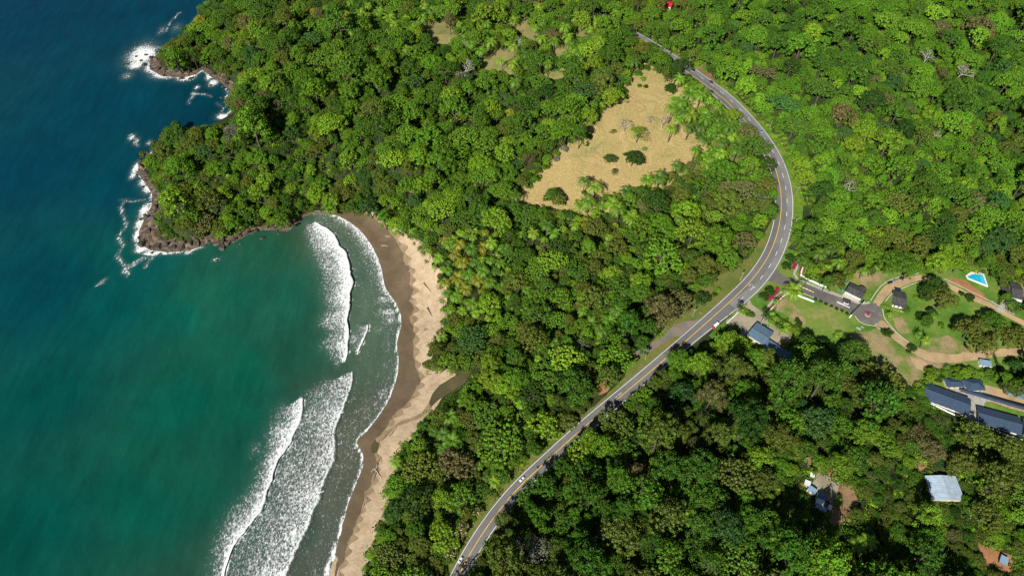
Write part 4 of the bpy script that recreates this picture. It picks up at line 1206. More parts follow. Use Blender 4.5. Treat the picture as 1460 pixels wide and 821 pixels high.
def small_block(name, label, A, B, C, h, roof, wall, cat='house', slope=.35, n=2):
    c, a, L, w, g = frame_from(A, B, C, h)
    t = thing(name, label, cat, c, a, None)
    obj('wall', boxm((0, 0, h / 2 - 1.15), (L - .4, w - .4, h + 1.7)), wall, t)
    obj('roof', shed_roof(L, w, h, h + slope), roof, t)
    openings(t, L - .4, w - .4, n, 1.35)
    return t


small_block('farm_shed', 'white sheet roofed shed, uppermost of the row beside the forest yard', (1146.5, 690), (1155, 693.5), (1160.5, 688), 2.6, M['white_tin'], M['cream_wall'], 'shed')
small_block('farm_shed', 'long grey-blue roofed shed under the trees of the forest yard', (1151, 697), (1162, 705), (1167, 699.5), 2.7, M['blue_tin'], M['cream_wall'], 'shed')
small_block('farm_house', 'blue-grey roofed cabin in the middle of the forest yard row', (1164, 708.5), (1178, 714), (1181, 708.5), 3.0, M['steel_roof'], M['cream_wall'])
small_block('farm_house', 'white roofed cabin with a blue lean-to in the forest yard row', (1163.5, 716), (1175, 721), (1178, 713.5), 2.8, M['white_tin'], M['white_wall'])
small_block('farm_shed', 'tiny rust-brown roofed shed between white roofs in the forest yard', (1174.5, 720.5), (1179.5, 723), (1182.5, 718), 2.9, M['rust_roof'], M['brick_wall'], 'shed', n=1)
small_block('farm_shed', 'small white roofed shed at the lower end of the forest yard row', (1180, 724.5), (1185, 727), (1188.5, 722), 2.7, M['white_tin'], M['white_wall'], 'shed', n=1)
small_block('farm_shed', 'bright blue sheet roofed lean-to along the lower side of the forest yard row', (1162.5, 722), (1178, 730), (1181, 725), 2.2, M['blue_tin'], M['cream_wall'], 'shed')
small_block('farm_shed', 'pale scrap roofed shelter half under trees above the forest yard row', (1155, 678.5), (1161.5, 680.5), (1163.5, 674.5), 2.4, M['white_tin'], M['wood'], 'shed', n=1)
house('cabin', 'brown gable roofed cabin among trees above the forest yard', (1163, 651), (1171, 655), (1176, 648.5), 2.8, 1.0, M['brown_roof'], M['wood'], n=2)
small_block('cabin', 'smaller brown roofed hut left of the brown cabin above the forest yard', (1152.5, 661), (1157, 661.5), (1157.5, 652), 2.6, M['brown_roof'], M['wood'], 'hut')
small_block('storage_shed', 'blue-white sheet roofed shed below the lower dirt road', (1398, 520), (1415, 523), (1413, 514.5), 2.6, M['blue_tin'], M['white_wall'], 'shed')
house('forest_house', 'bright red roofed house at the very top of the picture beside the upper forest', (948, 9), (957, 11), (959, 3), 3.4, 1.4, M['red_roof'], M['white_wall'], n=2)
house('forest_house', 'dark roofed house just left of the red roof at the top of the picture', (936, 4), (946, 7.5), (950, -4), 3.4, 1.4, M['dark_roof'], M['white_wall'], n=2)
small_block('hut', 'pale roofed hut almost buried in forest left of the forest yard', (1080, 600), (1088, 603), (1092, 596), 2.6, M['blue_tin'], M['wood'], 'hut', n=1)
small_block('hut', 'weathered roofed shelter with scrap at the bottom right dirt clearing', (1425, 800), (1436, 806), (1441, 797), 2.4, M['blue_tin'], M['wood'], 'hut', n=1)

# swimming pool
OUT = PW([(1376.5, 393.4), (1384, 387.5), (1389, 388.3), (1402.5, 390), (1408, 409.5), (1379, 398)])
INN = PW([(1379, 394.6), (1386, 391.3), (1400.8, 392.4), (1405, 407), (1380.5, 396.6)])
cen = OUT.mean(0); zc = float(hgt(cen[:1], cen[1:])[0]) + .3
pool = thing('swimming_pool', 'turquoise trapezoid swimming pool with a white deck on the grass below the forest', 'pool', (float(cen[0]), float(cen[1]), zc))


def slab(P, z0, z1, name, mat, parent, c):
    bm = bmesh.new()
    lo = [bm.verts.new((p[0] - c[0], p[1] - c[1], z0)) for p in P]; hi = [bm.verts.new((p[0] - c[0], p[1] - c[1], z1)) for p in P]
    n = len(P)
    bm.faces.new(hi); bm.faces.new(lo[::-1])
    for k in range(n): bm.faces.new((lo[k], lo[(k + 1) % n], hi[(k + 1) % n], hi[k]))
    return obj(name, clean(bm), mat, parent)


slab(OUT, -1.6, .10, 'deck', M['white_paint'], pool, cen)
slab(INN, -.1, .16, 'water', M['pool_water'], pool, cen)
ST = PW([(1396.5, 393), (1400, 393.3), (1404, 406.2), (1398.5, 403.6)])
slab(ST, 0, .19, 'shallow_step', M['pool_step'], pool, cen)

# entrance: gate, medians, planter, walls, booth
a, b = W((1211.5, 452.5)), W((1230.5, 432)); d = b - a
q = thing('entrance_gate', 'white entrance gate with two pillars standing across the drive before the roundabout', 'gate', a, math.atan2(d.y, d.x))
for x in (0, d.length): obj('pillar', boxm((x, 0, 1.4), (.9, .9, 4.2), bev=.05), M['white_wall'], q)
obj('lintel', boxm((d.length / 2, 0, 3.75), (d.length, .45, .5), bev=.03), M['dark_roof'], q)
for k in (0, 1): obj('gate_leaf', boxm((d.length * (.27 + .46 * k), 0, 1.1), (d.length * .40, .1, 2.0)), M['white_wall'], q)


def median(label, p0, p1, w, striped):
    a, b = W(p0), W(p1); d = b - a
    q = thing('median_strip', label, 'median', a, math.atan2(d.y, d.x))
    n = 12; L = d.length / n
    for k in range(n):
        obj('kerb_block', boxm((L * (k + .5), 0, .32), (L - .03, w, .62), bev=.05), M['yellow_paint'] if striped and k % 2 else M['white_paint'], q)


median('narrow median with alternating yellow and white kerb blocks on the entrance drive', (1140, 408), (1167.5, 420), .8, True)
median('short white kerbed median in front of the entrance gate', (1193, 430.5), (1211.5, 439), .9, False)
p = W((1206, 432)); q = thing('guard_booth', 'small grey flat roofed guard booth on the drive before the entrance gate', 'booth', p, -.45)
obj('wall', boxm((0, 0, 1.0), (3.4, 2.2, 2.6), bev=.03), M['white_wall'], q); obj('roof', boxm((0, 0, 2.42), (5.4, 3.4, .22), bev=.04), M['dark_roof'], q)
for s in (-1, 1): obj('window', boxm((0, s * 1.1, 1.5), (2.2, .08, .9)), M['glass'], q)
p = W((1237, 448.5)); q = thing('planter', 'round white planter of red flowers in the middle of the roundabout', 'planter', p)
bm = bmesh.new(); bmesh.ops.create_cone(bm, cap_ends=True, segments=20, radius1=2.3, radius2=2.1, depth=.8); obj('rim', bm, M['concrete'], q).location = (0, 0, .5)
r_ = np.random.default_rng(5); T = TreeMesh(); pp = r_.normal(scale=(1.0, 1.0, .25), size=(160, 3)); pp[:, 2] = np.abs(pp[:, 2]) + .9 + .8 * np.exp(-(pp[:, 0] ** 2 + pp[:, 1] ** 2))
T.leaves(pp, unit(r_.normal(scale=.5, size=pp.shape) + np.array([0, 0, 1.0])), .6, r_); obj('flowers', T.build('flowers', [M['red_flower']]), None, q)


def low_wall(label, px, h=1.1, th=.45, mat='white_wall'):
    P = [W(p) for p in px]
    c = P[0].copy()
    q = thing('boundary_wall', label, 'wall', c, 0, 'white boundary walls of the entrance')
    bm = bmesh.new(); cp = bmesh.new()
    for a, b in zip(P[:-1], P[1:]):
        d = b - a; m_ = (a + b) / 2 - c
        box_into(bm, (m_.x, m_.y, m_.z + h / 2 - .4), (d.length + th * .9, th, h + .8), 0)
        vs = list(bm.verts)[-8:]
        bmesh.ops.rotate(bm, cent=m_, matrix=Matrix.Rotation(math.atan2(d.y, d.x), 3, 'Z'), verts=vs)
    obj('wall_panel', bm, M[mat], q)
    for a, b in zip(P[:-1], P[1:]):
        d = b - a; m_ = (a + b) / 2 - c
        o = obj('coping', boxm((0, 0, 0), (d.length + th, th + .25, .12), bev=.03), M[mat], q); o.location = (m_.x, m_.y, m_.z + h + .03); o.rotation_euler = (0, 0, math.atan2(d.y, d.x))


low_wall('curved white boundary wall on the forest side of the entrance drive', [(1146, 378), (1142, 388), (1141.5, 393), (1147, 397.5), (1158, 402), (1168, 406.5), (1177, 410)], 1.3, .7)
low_wall('straight white boundary wall on the lawn side of the entrance drive', [(1136.5, 421.5), (1148, 426), (1159.5, 430.5)], 1.2, .7)
low_wall('white wall behind the red flower bed left of the big palm', [(1097, 444), (1107, 433), (1115, 424), (1124, 418)], .8, .45)
low_wall('white wall along the gravel yard of the blue-grey building', [(1036, 461), (1045, 453), (1053, 445)], .9, .4)
low_wall('white wall above the terrace below the second navy roofed block', [(1375, 600), (1392, 606), (1420, 615), (1456, 628)], 1.0, .4)
low_wall('white wall along the lower edge of the largest navy hall', [(1310, 571), (1322, 573), (1348, 586), (1366, 594)], 1.0, .5)


def flower_bed(label, px, mat, w=1.0, n=240, h=.7, name='flower_bed', cat='flower bed', group=None, size=.5, core=None):
    P = catmull(np.array([W(p)[:] for p in px]), .6)
    r = np.random.default_rng(len(px) * 31 + int(px[0][0]))
    i = r.integers(0, len(P), n); pp = P[i] + r.normal(scale=(w * .45, w * .45, .1), size=(n, 3)); c = P[0].copy()
    pp[:, 2] = P[i][:, 2] + r.uniform(.15, h, n)
    T = TreeMesh(); T.leaves(pp - c, unit(r.normal(scale=.5, size=pp.shape) + np.array([0, 0, 1.0])), size, r)
    if core is not None:
        for k in range(0, len(P), 2): T.core(P[k] - c + np.array([0, 0, h * .4]), min(w * .5, h * .9), r, 1)
    o = obj(name, T.build(name, [M[mat] if isinstance(mat, str) else mat, core if core is not None else M['soil']])); o.location = c
    return tag(o, label, cat, group)


G = 'red flower beds of the entrance'
flower_bed('deep red flower bed in front of the white wall left of the big palm', [(1098, 442), (1106, 433), (1114, 424), (1120, 420)], 'red_flower', 1.5, 420, 1.0, group=G, core=M['red_flower'])
flower_bed('deep red flower bed at the bend of the curved white boundary wall', [(1145, 377), (1142, 384), (1140.5, 390)], 'red_flower', 1.6, 420, 1.0, group=G, core=M['red_flower'])
flower_bed('red flower crescent hugging the dark shrubs right of the road fork', [(1108, 411), (1106.5, 418), (1100, 424), (1095, 427)], 'red_flower', 2.6, 700, 1.3, group=G, core=M['red_flower'])
flower_bed('small red flower crescent hugging the dark shrubs nearest the forest', [(1136, 371), (1135, 376), (1131, 383)], 'red_flower', 2.0, 500, 1.2, group=G, core=M['red_flower'])
M['hedge_leaf'] = foliage_mat('hedge_leaf', (.17, .27, .02), .5); M['hedge_core'] = foliage_mat('hedge_core', (.10, .16, .015), .2, 0)
M['dark_hedge_leaf'] = foliage_mat('dark_hedge_leaf', (.035, .075, .014), .5); M['dark_hedge_core'] = foliage_mat('dark_hedge_core', (.03, .06, .012), .2, 0)
HG = 'clipped hedges of the compound'
for lab, px, w_, dark in (('yellow-green hedge between the gate house and the dirt road', [(1233, 415), (1241, 420)], 1.5, 0), ('bright hedge in front of the bungalow inside the dirt road curve', [(1257, 436), (1270, 440), (1286, 443)], 2.2, 0),
                          ('tall dark hedge between the pool lawn and the paved drive', [(1423.5, 434), (1426, 424), (1430, 410), (1432, 405)], 1.4, 1), ('dark hedge right of the paved drive of the right-hand house', [(1447, 443), (1452, 432), (1455, 426)], 1.4, 1),
                          ('thin dark hedge on the slope below the lower dirt road', [(1416, 507), (1421, 520), (1425, 530)], 1.2, 1)):
    flower_bed(lab, px, M['dark_hedge_leaf'] if dark else M['hedge_leaf'], w_, 500, 1.9 if dark else 1.3, 'hedge', 'hedge', HG, .5, M['dark_hedge_core'] if dark else M['hedge_core'])

# ------------------------------------------------------------------ vehicles
def loft(secs, name, mat, parent, closed=True):
    """cross sections (x, half width, z0, z1, top half width)"""
    bm = bmesh.new(); R = []
    for x, w, z0, z1, tw in secs:
        R.append([bm.verts.new((x, y, z)) for y, z in ((-w * .92, z0), (w * .92, z0), (w, z0 + (z1 - z0) * .45), (tw, z1), (-tw, z1), (-w, z0 + (z1 - z0) * .45))])
    for a, b in zip(R[:-1], R[1:]):
        for k in range(6): bm.faces.new((a[k], a[(k + 1) % 6], b[(k + 1) % 6], b[k]))
    bm.faces.new(R[0]); bm.faces.new(R[-1][::-1])
    clean(bm)
    bmesh.ops.bevel(bm, geom=[e for e in bm.edges if e.calc_face_angle(0) > .5], offset=.05, segments=1, affect='EDGES')
    return obj(name, bm, mat, parent)


def car(label, px, heading, paint, L=4.4, kind='car', lane=None, name=None, group=None, z=.33):
    p = W(px)
    t = thing(name or 'parked_car', label, kind, (p.x, p.y, p.z + z), heading, group)
    h = L / 2
    loft([(-h, .78, .35, .85, .74), (-h + .15, .86, .25, .98, .80), (-.9, .88, .22, 1.0, .82), (.9, .88, .22, 1.0, .82), (h - .35, .85, .25, .86, .78), (h, .72, .35, .68, .66)], 'body', paint, t)
    loft([(-h + .25, .74, .95, 1.02, .72), (-h + .85, .78, .95, 1.46, .60), (.25, .78, .95, 1.48, .60), (1.05, .74, .95, 1.0, .70)], 'cabin', M['glass'], t)
    loft([(-h + .8, .62, 1.46, 1.50, .58), (.22, .62, 1.48, 1.53, .58)], 'roof_panel', paint, t)
    for sx in (-1, 1):
        for sy in (-1, 1):
            bm = bmesh.new(); bmesh.ops.create_cone(bm, cap_ends=True, segments=14, radius1=.33, radius2=.33, depth=.22, matrix=Matrix.Rotation(math.pi / 2, 4, 'X'))
            wh = obj('wheel', bm, M['tyre'], t); wh.location = (sx * (h - .8), sy * .80, .33)
            bm = bmesh.new(); bmesh.ops.create_cone(bm, cap_ends=True, segments=10, radius1=.2, radius2=.17, depth=.05, matrix=Matrix.Rotation(math.pi / 2, 4, 'X'))
            obj('rim', bm, M['metal'], wh).location = (0, sy * .12, 0)
    for sy in (-1, 1):
        obj('headlight', boxm((h - .1, sy * .55, .66), (.2, .28, .14), bev=.03), M['white_paint'], t)
        obj('tail_light', boxm((-h + .02, sy * .6, .78), (.12, .22, .16), bev=.02), M['tail'], t)
    return t


M['tail'] = plain('tail', (.45, .02, .02), .3)
M['car_white'] = plain('car_white', (.78, .78, .78), .25, var=.03); M['car_dark'] = plain('car_dark', (.03, .032, .038), .25); M['car_silver'] = plain('car_silver', (.42, .44, .46), .3, .4, .05); M['car_blue'] = plain('car_blue', (.20, .30, .45), .3); M['car_red'] = plain('car_red', (.55, .03, .03), .35)


def road_heading(px, back=False):
    p = W(px); _, _, i = seg_dist(np.array([p.x]), np.array([p.y]), ROADY); i = int(i[0]); d = ROADY[i + 1] - ROADY[i]
    return math.atan2(d[1], d[0]) + (math.pi if back else 0)


car('white hatchback driving on the lowest stretch of the main road', (657, 798.5), road_heading((657, 798), True), M['car_white'], name='hatchback', z=.33)
car('white car driving on the main road just below the straight stretch', (744.5, 683.5), road_heading((744, 683), True), M['car_white'], name='driving_car')
car('dark car on the climbing lane near the bare roadside soil at the top', (1013.5, 118), road_heading((1013, 118)), M['car_dark'], name='driving_car')
car('dark car parked behind the palms below the yellow line at the top of the road', (1015, 132), road_heading((1015, 132), True), M['car_dark'], name='driving_car')
car('blue-grey car descending the upper curve of the main road', (1084.5, 188), road_heading((1084, 188), True), M['car_blue'], name='driving_car')
for k, (x, y, c, n_) in enumerate(((1268.5, 403.5, 'car_dark', 'dark car, nearest the roundabout of three parked along the dirt road'), (1276.5, 400.2, 'car_silver', 'silver car, middle one of three parked along the dirt road'), (1285.5, 397, 'car_dark', 'dark car, furthest uphill of three parked along the dirt road'))):
    a, b = W((1268, 404)), W((1286, 396.8))
    car(n_, (x, y), math.atan2(b.y - a.y, b.x - a.x), M[c], group='cars parked along the dirt road', z=.26)
car('dark pickup-sized car parked on the gravel of the forest yard', (1178.5, 698.5), .55, M['car_dark'], 4.6, z=.28)
# small lorry with a white box and a red cab, half in tree shade
p = W((1019.5, 466)); hd = road_heading((1019, 466), True)
t = thing('delivery_truck', 'small truck with white cargo box and red cab on the roadside by the shaded bend', 'truck', (p.x, p.y, p.z + .33), hd)
obj('cargo_box', boxm((-.7, 0, 1.75), (4.3, 2.1, 2.1), bev=.06), M['car_white'], t)
loft([(1.6, 1.0, .5, 2.2, .88), (2.6, 1.0, .5, 2.15, .86), (3.0, .96, .5, 1.4, .9), (3.2, .9, .55, 1.2, .84)], 'cab', M['car_red'], t)
obj('windscreen', boxm((2.82, 0, 1.75), (.12, 1.6, .55)), M['glass'], t); obj('chassis', boxm((.2, 0, .58), (5.8, 1.0, .24)), M['tyre'], t)
for x in (-1.8, 2.3):
    for sy in (-1, 1):
        bm = bmesh.new(); bmesh.ops.create_cone(bm, cap_ends=True, segments=14, radius1=.42, radius2=.42, depth=.28, matrix=Matrix.Rotation(math.pi / 2, 4, 'X')); obj('wheel', bm, M['tyre'], t).location = (x, sy * .9, .42)

# ------------------------------------------------------------------ poles, signs, guard rail, small furniture
def pole(label, px, h=9.0, lamp=False, mat='concrete', arm=0.0):
    p = W(px); t = thing('utility_pole', label, 'pole', p, arm, 'utility poles along the main road')
    bm = bmesh.new(); tube_into(bm, [(0, 0, -.5), (0, 0, h)], [.26, .17], 8); obj('shaft', bm, M[mat], t)
    obj('crossarm', boxm((0, 0, h - .6), (2.6, .18, .18)), M['pale_wood'], t)
    for x in (-1.1, 0, 1.1):
        bm = bmesh.new(); tube_into(bm, [(x, 0, h - .5), (x, 0, h - .15)], [.07, .05], 6); obj('insulator', bm, M['white_wall'], t)
    bm = bmesh.new(); tube_into(bm, [(.42, 0, h - 2.2), (.42, 0, h - 1.0)], [.3, .3], 10); obj('transformer', bm, M['metal'], t)


for a in (('concrete utility pole on the grass verge opposite the driveway fork', (1055, 400), 10), ('concrete utility pole on the grass verge above the gravel track', (987.5, 451), 9), ('concrete utility pole on the verge at the lower end of the gravel track', (920, 512), 10),
          ('concrete utility pole in the bushes right of the upper road curve', (1097, 183), 8), ('concrete utility pole on the bank right of the topmost road bend', (1135, 276), 8), ('concrete utility pole on the bank just above the shaded road bend', (1132.5, 321), 8),
          ('concrete utility pole behind the bare soil beside the upper road', (983, 88), 10)): pole(a[0], a[1], a[2], arm=random.uniform(0, 1.2))
for lab, px, hd in (('blue-white road sign on the brown verge beside the lower straight', (761.5, 652), .6), ('blue-white road sign near the upper end of the lower verge', (811, 607), .6), ('blue-white road sign on the entrance lawn by the shrubs', (1080, 428), .2),
                    ('white marker sign on the grass strip by the truck', (1036.6, 453), .7), ('white and dark sign on the verge above the gravel track', (998, 448), .8)):
    p = W(px); t = thing('road_sign', lab, 'sign', p, hd, 'road signs along the main road')
    bm = bmesh.new(); tube_into(bm, [(0, 0, -.3), (0, 0, 2.6)], [.06, .06], 6); obj('post', bm, M['metal'], t)
    obj('panel', boxm((0, -.1, 2.2), (1.5, .06, 1.1), bev=.02), M['car_blue'] if 'blue' in lab else M['white_wall'], t)
x, y, z = unproj([887, 896, 906, 916, 921], [549.5, 541, 532, 524, 519.5]); P = np.stack([x, y, z], 1)
t = thing('guard_rail', 'pale metal guard rail along the left edge of the lower road', 'guard rail', tuple(P[0]))
bm = bmesh.new(); tube_into(bm, [tuple(q - P[0] + np.array([0, 0, .7])) for q in P], .16, 6); obj('rail', bm, M['metal'], t)
Pd = catmull(P, 3.0)
for q in Pd: obj('post', boxm(tuple(q - P[0] + np.array([0, 0, .3])), (.14, .14, .9)), M['metal'], t)
for k, (px, lab) in enumerate((((1223.5, 469), 'pale stone bench on the lawn below the roundabout'), ((1229, 466.5), 'low pale stone block on the lawn beside the roundabout kerb'))):
    p = W(px); t = thing('garden_bench', lab, 'bench', p, -.6)
    if k == 0:
        obj('seat', boxm((0, 0, .5), (3.2, 1.1, .22), bev=.05), M['concrete'], t)
        for s in (-1, 1): obj('leg', boxm((s * 1.2, 0, .2), (.3, .9, .5), bev=.03), M['concrete'], t)
        obj('backrest', boxm((0, .55, .9), (3.2, .2, .7), bev=.05), M['concrete'], t)
    else:
        obj('seat', boxm((0, 0, .35), (2.0, 1.0, .3), bev=.06), M['concrete'], t)
        for s in (-1, 1): obj('leg', boxm((s * .7, 0, .1), (.3, .8, .3)), M['concrete'], t)

# driftwood on the sand
DG = 'driftwood on the beach'
for k, (px, L, a, lab, lt) in enumerate((((610, 411), 13, -.9, 'dark driftwood log on the pale sand above the little green plant', 0), ((614, 448), 14, -1.05, 'dark driftwood log on the pale sand near the vegetation edge below the plant', 0), ((551, 351), 9, -.15, 'pale driftwood log on the wet sand at the shaded northern end', 1),
                                     ((537, 670), 15, 1.45, 'long dark driftwood trunk on the narrow lower beach', 0), ((539, 664), 12, .8, 'pale driftwood trunk crossing the dark one on the lower beach', 1), ((540, 676), 10, -.9, 'short pale driftwood log below the crossed trunks on the lower beach', 1),
                                     ((572, 402), 7, .1, 'rusty brown driftwood log at the wet sand edge', 0), ((608, 470), 5, .3, 'short dark driftwood piece low on the pale sand', 0), ((560, 616), 8, .9, 'driftwood log beside the river channel', 0), ((520, 716), 6, 1.2, 'small driftwood piece at the tree line of the lower beach', 1), ((588, 385), 7, .5, 'pale driftwood piece in the middle of the pale sand', 1), ((555, 338), 7, -.3, 'pale driftwood stick nearest the shaded cove corner', 1))):
    p = W(px); r = np.random.default_rng(k)
    bm = bmesh.new(); n = 7
    tube_into(bm, [((i / (n - 1) - .5) * L, r.normal() * .18, .35 + r.normal() * .06) for i in range(n)], [.42 * (1 - .09 * i) + .05 for i in range(n)], 7)
    if L > 8: tube_into(bm, [(L * .2, 0, .35), (L * .32, 1.1, .5), (L * .36, 1.9, .6)], [.2, .15, .08], 5)
    o = obj('driftwood_log', bm, M['pale_wood'] if lt else M['wood']); o.location = (p.x, p.y, p.z + .15); o.rotation_euler = (0, 0, a)
    tag(o, lab, 'driftwood', DG)

# ------------------------------------------------------------------ rocks round the headland
ROCKM = []
for k in range(7):
    r = np.random.default_rng(300 + k); bm = bmesh.new(); bmesh.ops.create_icosphere(bm, subdivisions=3, radius=1.0)
    ax = [unit(r.normal(size=(1, 3)))[0] for _ in range(15)]; of = r.uniform(.45, .85, 15)
    for v in bm.verts:
        p = np.array(v.co[:])
        for a_, o_ in zip(ax, of):
            q = p @ a_
            if q > o_: p = p - a_ * (q - o_) * .92
        p = p * (1 + .12 * (fbm(np.array([p[0] * 3 + k]), np.array([p[1] * 3 + p[2] * 2]))[0] - .45))
        v.co = p * np.array([1.0, .75, .6])
    ROCKM.append(bm)
_rm = []
for k, bm in enumerate(ROCKM):
    for mt in ('rock', 'dark_rock'):
        me_ = bpy.data.meshes.new('rock'); bm.to_mesh(me_); me_.materials.append(M[mt]); _rm.append(me_)
    bm.free()
ROCKS = []   # (x,y,z,size,dark)
BIG = [((203, 347), 5.5, 1), ((224, 352), 5, 1), ((236, 349), 4.5, 1), ((216, 312), 5, 1), ((222, 322), 6, 0), ((230, 312), 5, 0), ((226, 335), 6, 0), ((213, 330), 4.5, 1), ((240, 338), 6, 0), ((250, 342), 6, 0), ((260, 346), 5, 0), ((270, 348), 5, 0), ((280, 349), 4.5, 0), ((246, 353), 4, 1), ((258, 354), 3.5, 1),
       ((202, 238), 5, 0), ((206, 246), 4.5, 1), ((199, 229), 3.5, 1), ((222, 296), 4, 0), ((224, 288), 3.5, 0), ((316, 352), 5, 1), ((310, 347), 4.5, 0), ((324, 346), 4, 0), ((334, 341), 3.5, 1), ((318, 345), 4.5, 0), ((308, 371), 2.0, 0), ((373, 339), 3.8, 1), ((380, 324), 3.5, 0), ((392, 325), 3, 0), ((366, 328), 3, 1),
       ((205, 93), 3.5, 1), ((214, 82), 4, 0), ((222, 84), 4.5, 0), ((229, 89), 4, 0), ((226, 99), 4.5, 1), ((238, 98), 5, 1), ((246, 96), 4, 0), ((252, 101), 4.5, 1), ((262, 100), 4, 0), ((270, 102), 3.5, 1), ((258, 112), 3, 1), ((272, 112), 3, 1), ((201, 86), 2.5, 1), ((194, 80), 2.5, 1), ((208, 78), 2.5, 1), ((181, 91), 2.2, 1), ((283, 95), 3.5, 0),
       ((290, 97), 3.5, 0), ((304, 106), 4, 1), ((312, 105), 3.5, 0), ((320, 108), 4, 0), ((326, 114), 4, 1), ((300, 122), 2.5, 1), ((322, 120), 4, 1), ((332, 168), 3.5, 0), ((327, 165), 3, 0), ((281, 126), 1.8, 1)]
for px, s, dk in BIG:
    x, y = at_z(px[0], px[1], .6); ROCKS.append((float(x), float(y), s, dk))
dcum = 0
for i in range(20, NB - 4):
    a = COAST[i]; px, py, _ = proj(a[0], a[1], 0)
    if not (175 < px < 452 and 60 < py < 365): continue
    for k in range(3):
        if rng.random() < .8:
            off = rng.normal(scale=4.5, size=2)
            ROCKS.append((a[0] + off[0], a[1] + off[1], rng.uniform(.9, 2.6), int(rng.random() < .5)))
for k in range(46):
    px, py = rng.uniform(200, 285), rng.uniform(300, 356)
    x, y = at_z(px, py, 1.5); x, y = float(x), float(y)
    if inside(np.array([x]), np.array([y]), LAND)[0] and seg_dist(np.array([x]), np.array([y]), COAST)[0][0] < 17: ROCKS.append((x, y, rng.uniform(1.5, 4.2), int(rng.random() < .25)))
ROCK_OBJS = []
for k, (x, y, s, dk) in enumerate(ROCKS):
    r = np.random.default_rng(500 + k)
    o = bpy.data.objects.new('shore_rock', _rm[2 * int(r.integers(0, 7)) + dk]); COL.objects.link(o)
    zz = max(-.2, float(hgt(np.array([x]), np.array([y]))[0]))
    o.location = (x, y, zz + s * .12); o.rotation_euler = (r.uniform(-.25, .25), r.uniform(-.25, .25), r.uniform(0, 6.28)); o.scale = (s * r.uniform(.8, 1.1), s * r.uniform(.8, 1.1), s * r.uniform(.7, 1.15))
    ROCK_OBJS.append((o, x, y, zz, s, dk))
# bare rock and soil showing on the headland's steep seaward foot: one draped band along its shore
seg = COAST[[i for i in range(len(COAST)) if 18 <= i < NB - 1]]
C3 = np.column_stack([seg, np.zeros(len(seg))])
N3 = line_frames(C3)
tst = C3[:, :2] + N3 * 2
N3 = np.where(inside(tst[:, 0], tst[:, 1], LAND)[:, None], N3, -N3)
ribbon('rocky_shore', C3, N3, -2.5, np.where((C3[:, 0] < at_z(262, 340, 0)[0]) & (C3[:, 1] < at_z(250, 285, 0)[1]), 15, 8) + 4 * np.sin(np.arange(len(C3)) * .9), .14, M['rock'], 6, drape=True)

# ------------------------------------------------------------------ forest layout
TINT = {'mid-green': (.066, .140, .014), 'bright-green': (.102, .206, .015), 'lime': (.158, .270, .018), 'olive': (.106, .138, .020), 'dark green': (.035, .076, .011), 'blue-green': (.050, .116, .024),
        'brownish': (.130, .127, .042), 'yellow': (.25, .265, .024), 'grey': (.19, .175, .14)}
ROADV = [(3, 3)]
SEA_VIS = [(-300, -200), (283, -200), (283, 8), (258, 40), (228, 66), (219, 80), (240, 97), (272, 96), (290, 91), (303, 98), (332, 108), (333, 126), (322, 140), (331, 160), (328, 169), (310, 176), (290, 178), (272, 184), (256, 175), (240, 174), (229, 183), (216, 198), (199, 217), (202, 230), (212, 240), (216, 252), (224, 272),
           (226, 292), (234, 308), (240, 320), (252, 331), (270, 338), (285, 343), (300, 336), (330, 337), (350, 325), (372, 318), (385, 322), (405, 331), (415, 328), (430, 306), (440, 298), (462, 299), (480, 305), (498, 303), (530, 307), (550, 317), (566, 338), (590, 348), (602, 360), (608, 375), (623, 395), (627, 420), (627, 450), (621, 476), (606, 505), (598, 519), (622, 530),
           (668, 528), (679, 527), (662, 545), (628, 574), (610, 590), (594, 602), (575, 632), (562, 655), (555, 680), (547, 700), (540, 730), (534, 760), (522, 790), (512, 821), (500, 900), (-300, 900)]
FIELD_VIS = [(913, 94), (900, 108), (889, 136), (877, 150), (854, 160), (837, 176), (838, 191), (797, 215), (776, 246), (748, 267), (742, 293), (768, 291), (790, 298), (822, 299), (830, 273), (861, 278), (886, 273), (910, 255), (953, 243), (980, 226), (1003, 210), (992, 194), (968, 180), (960, 160), (985, 152), (1008, 152), (974, 127), (960, 112), (936, 104)]
def road_px(i0, i1, l, r):
    """pixel outline of a stretch of road surface between two yellow-line samples"""
    a = []
    for side in (l, r):
        q = ROADY[i0:i1].copy(); q[:, :2] += ROADN[i0:i1] * np.broadcast_to(side, len(ROADY))[i0:i1, None]
        x, y, _ = proj(q[:, 0], q[:, 1], q[:, 2]); a.append(np.stack([x, y], 1))
    return [tuple(p) for p in np.concatenate([a[0], a[1][::-1]])]


def yi(px, py):
    p = W((px, py)); return int(np.argmin(np.hypot(ROADY[:, 0] - p.x, ROADY[:, 1] - p.y)))


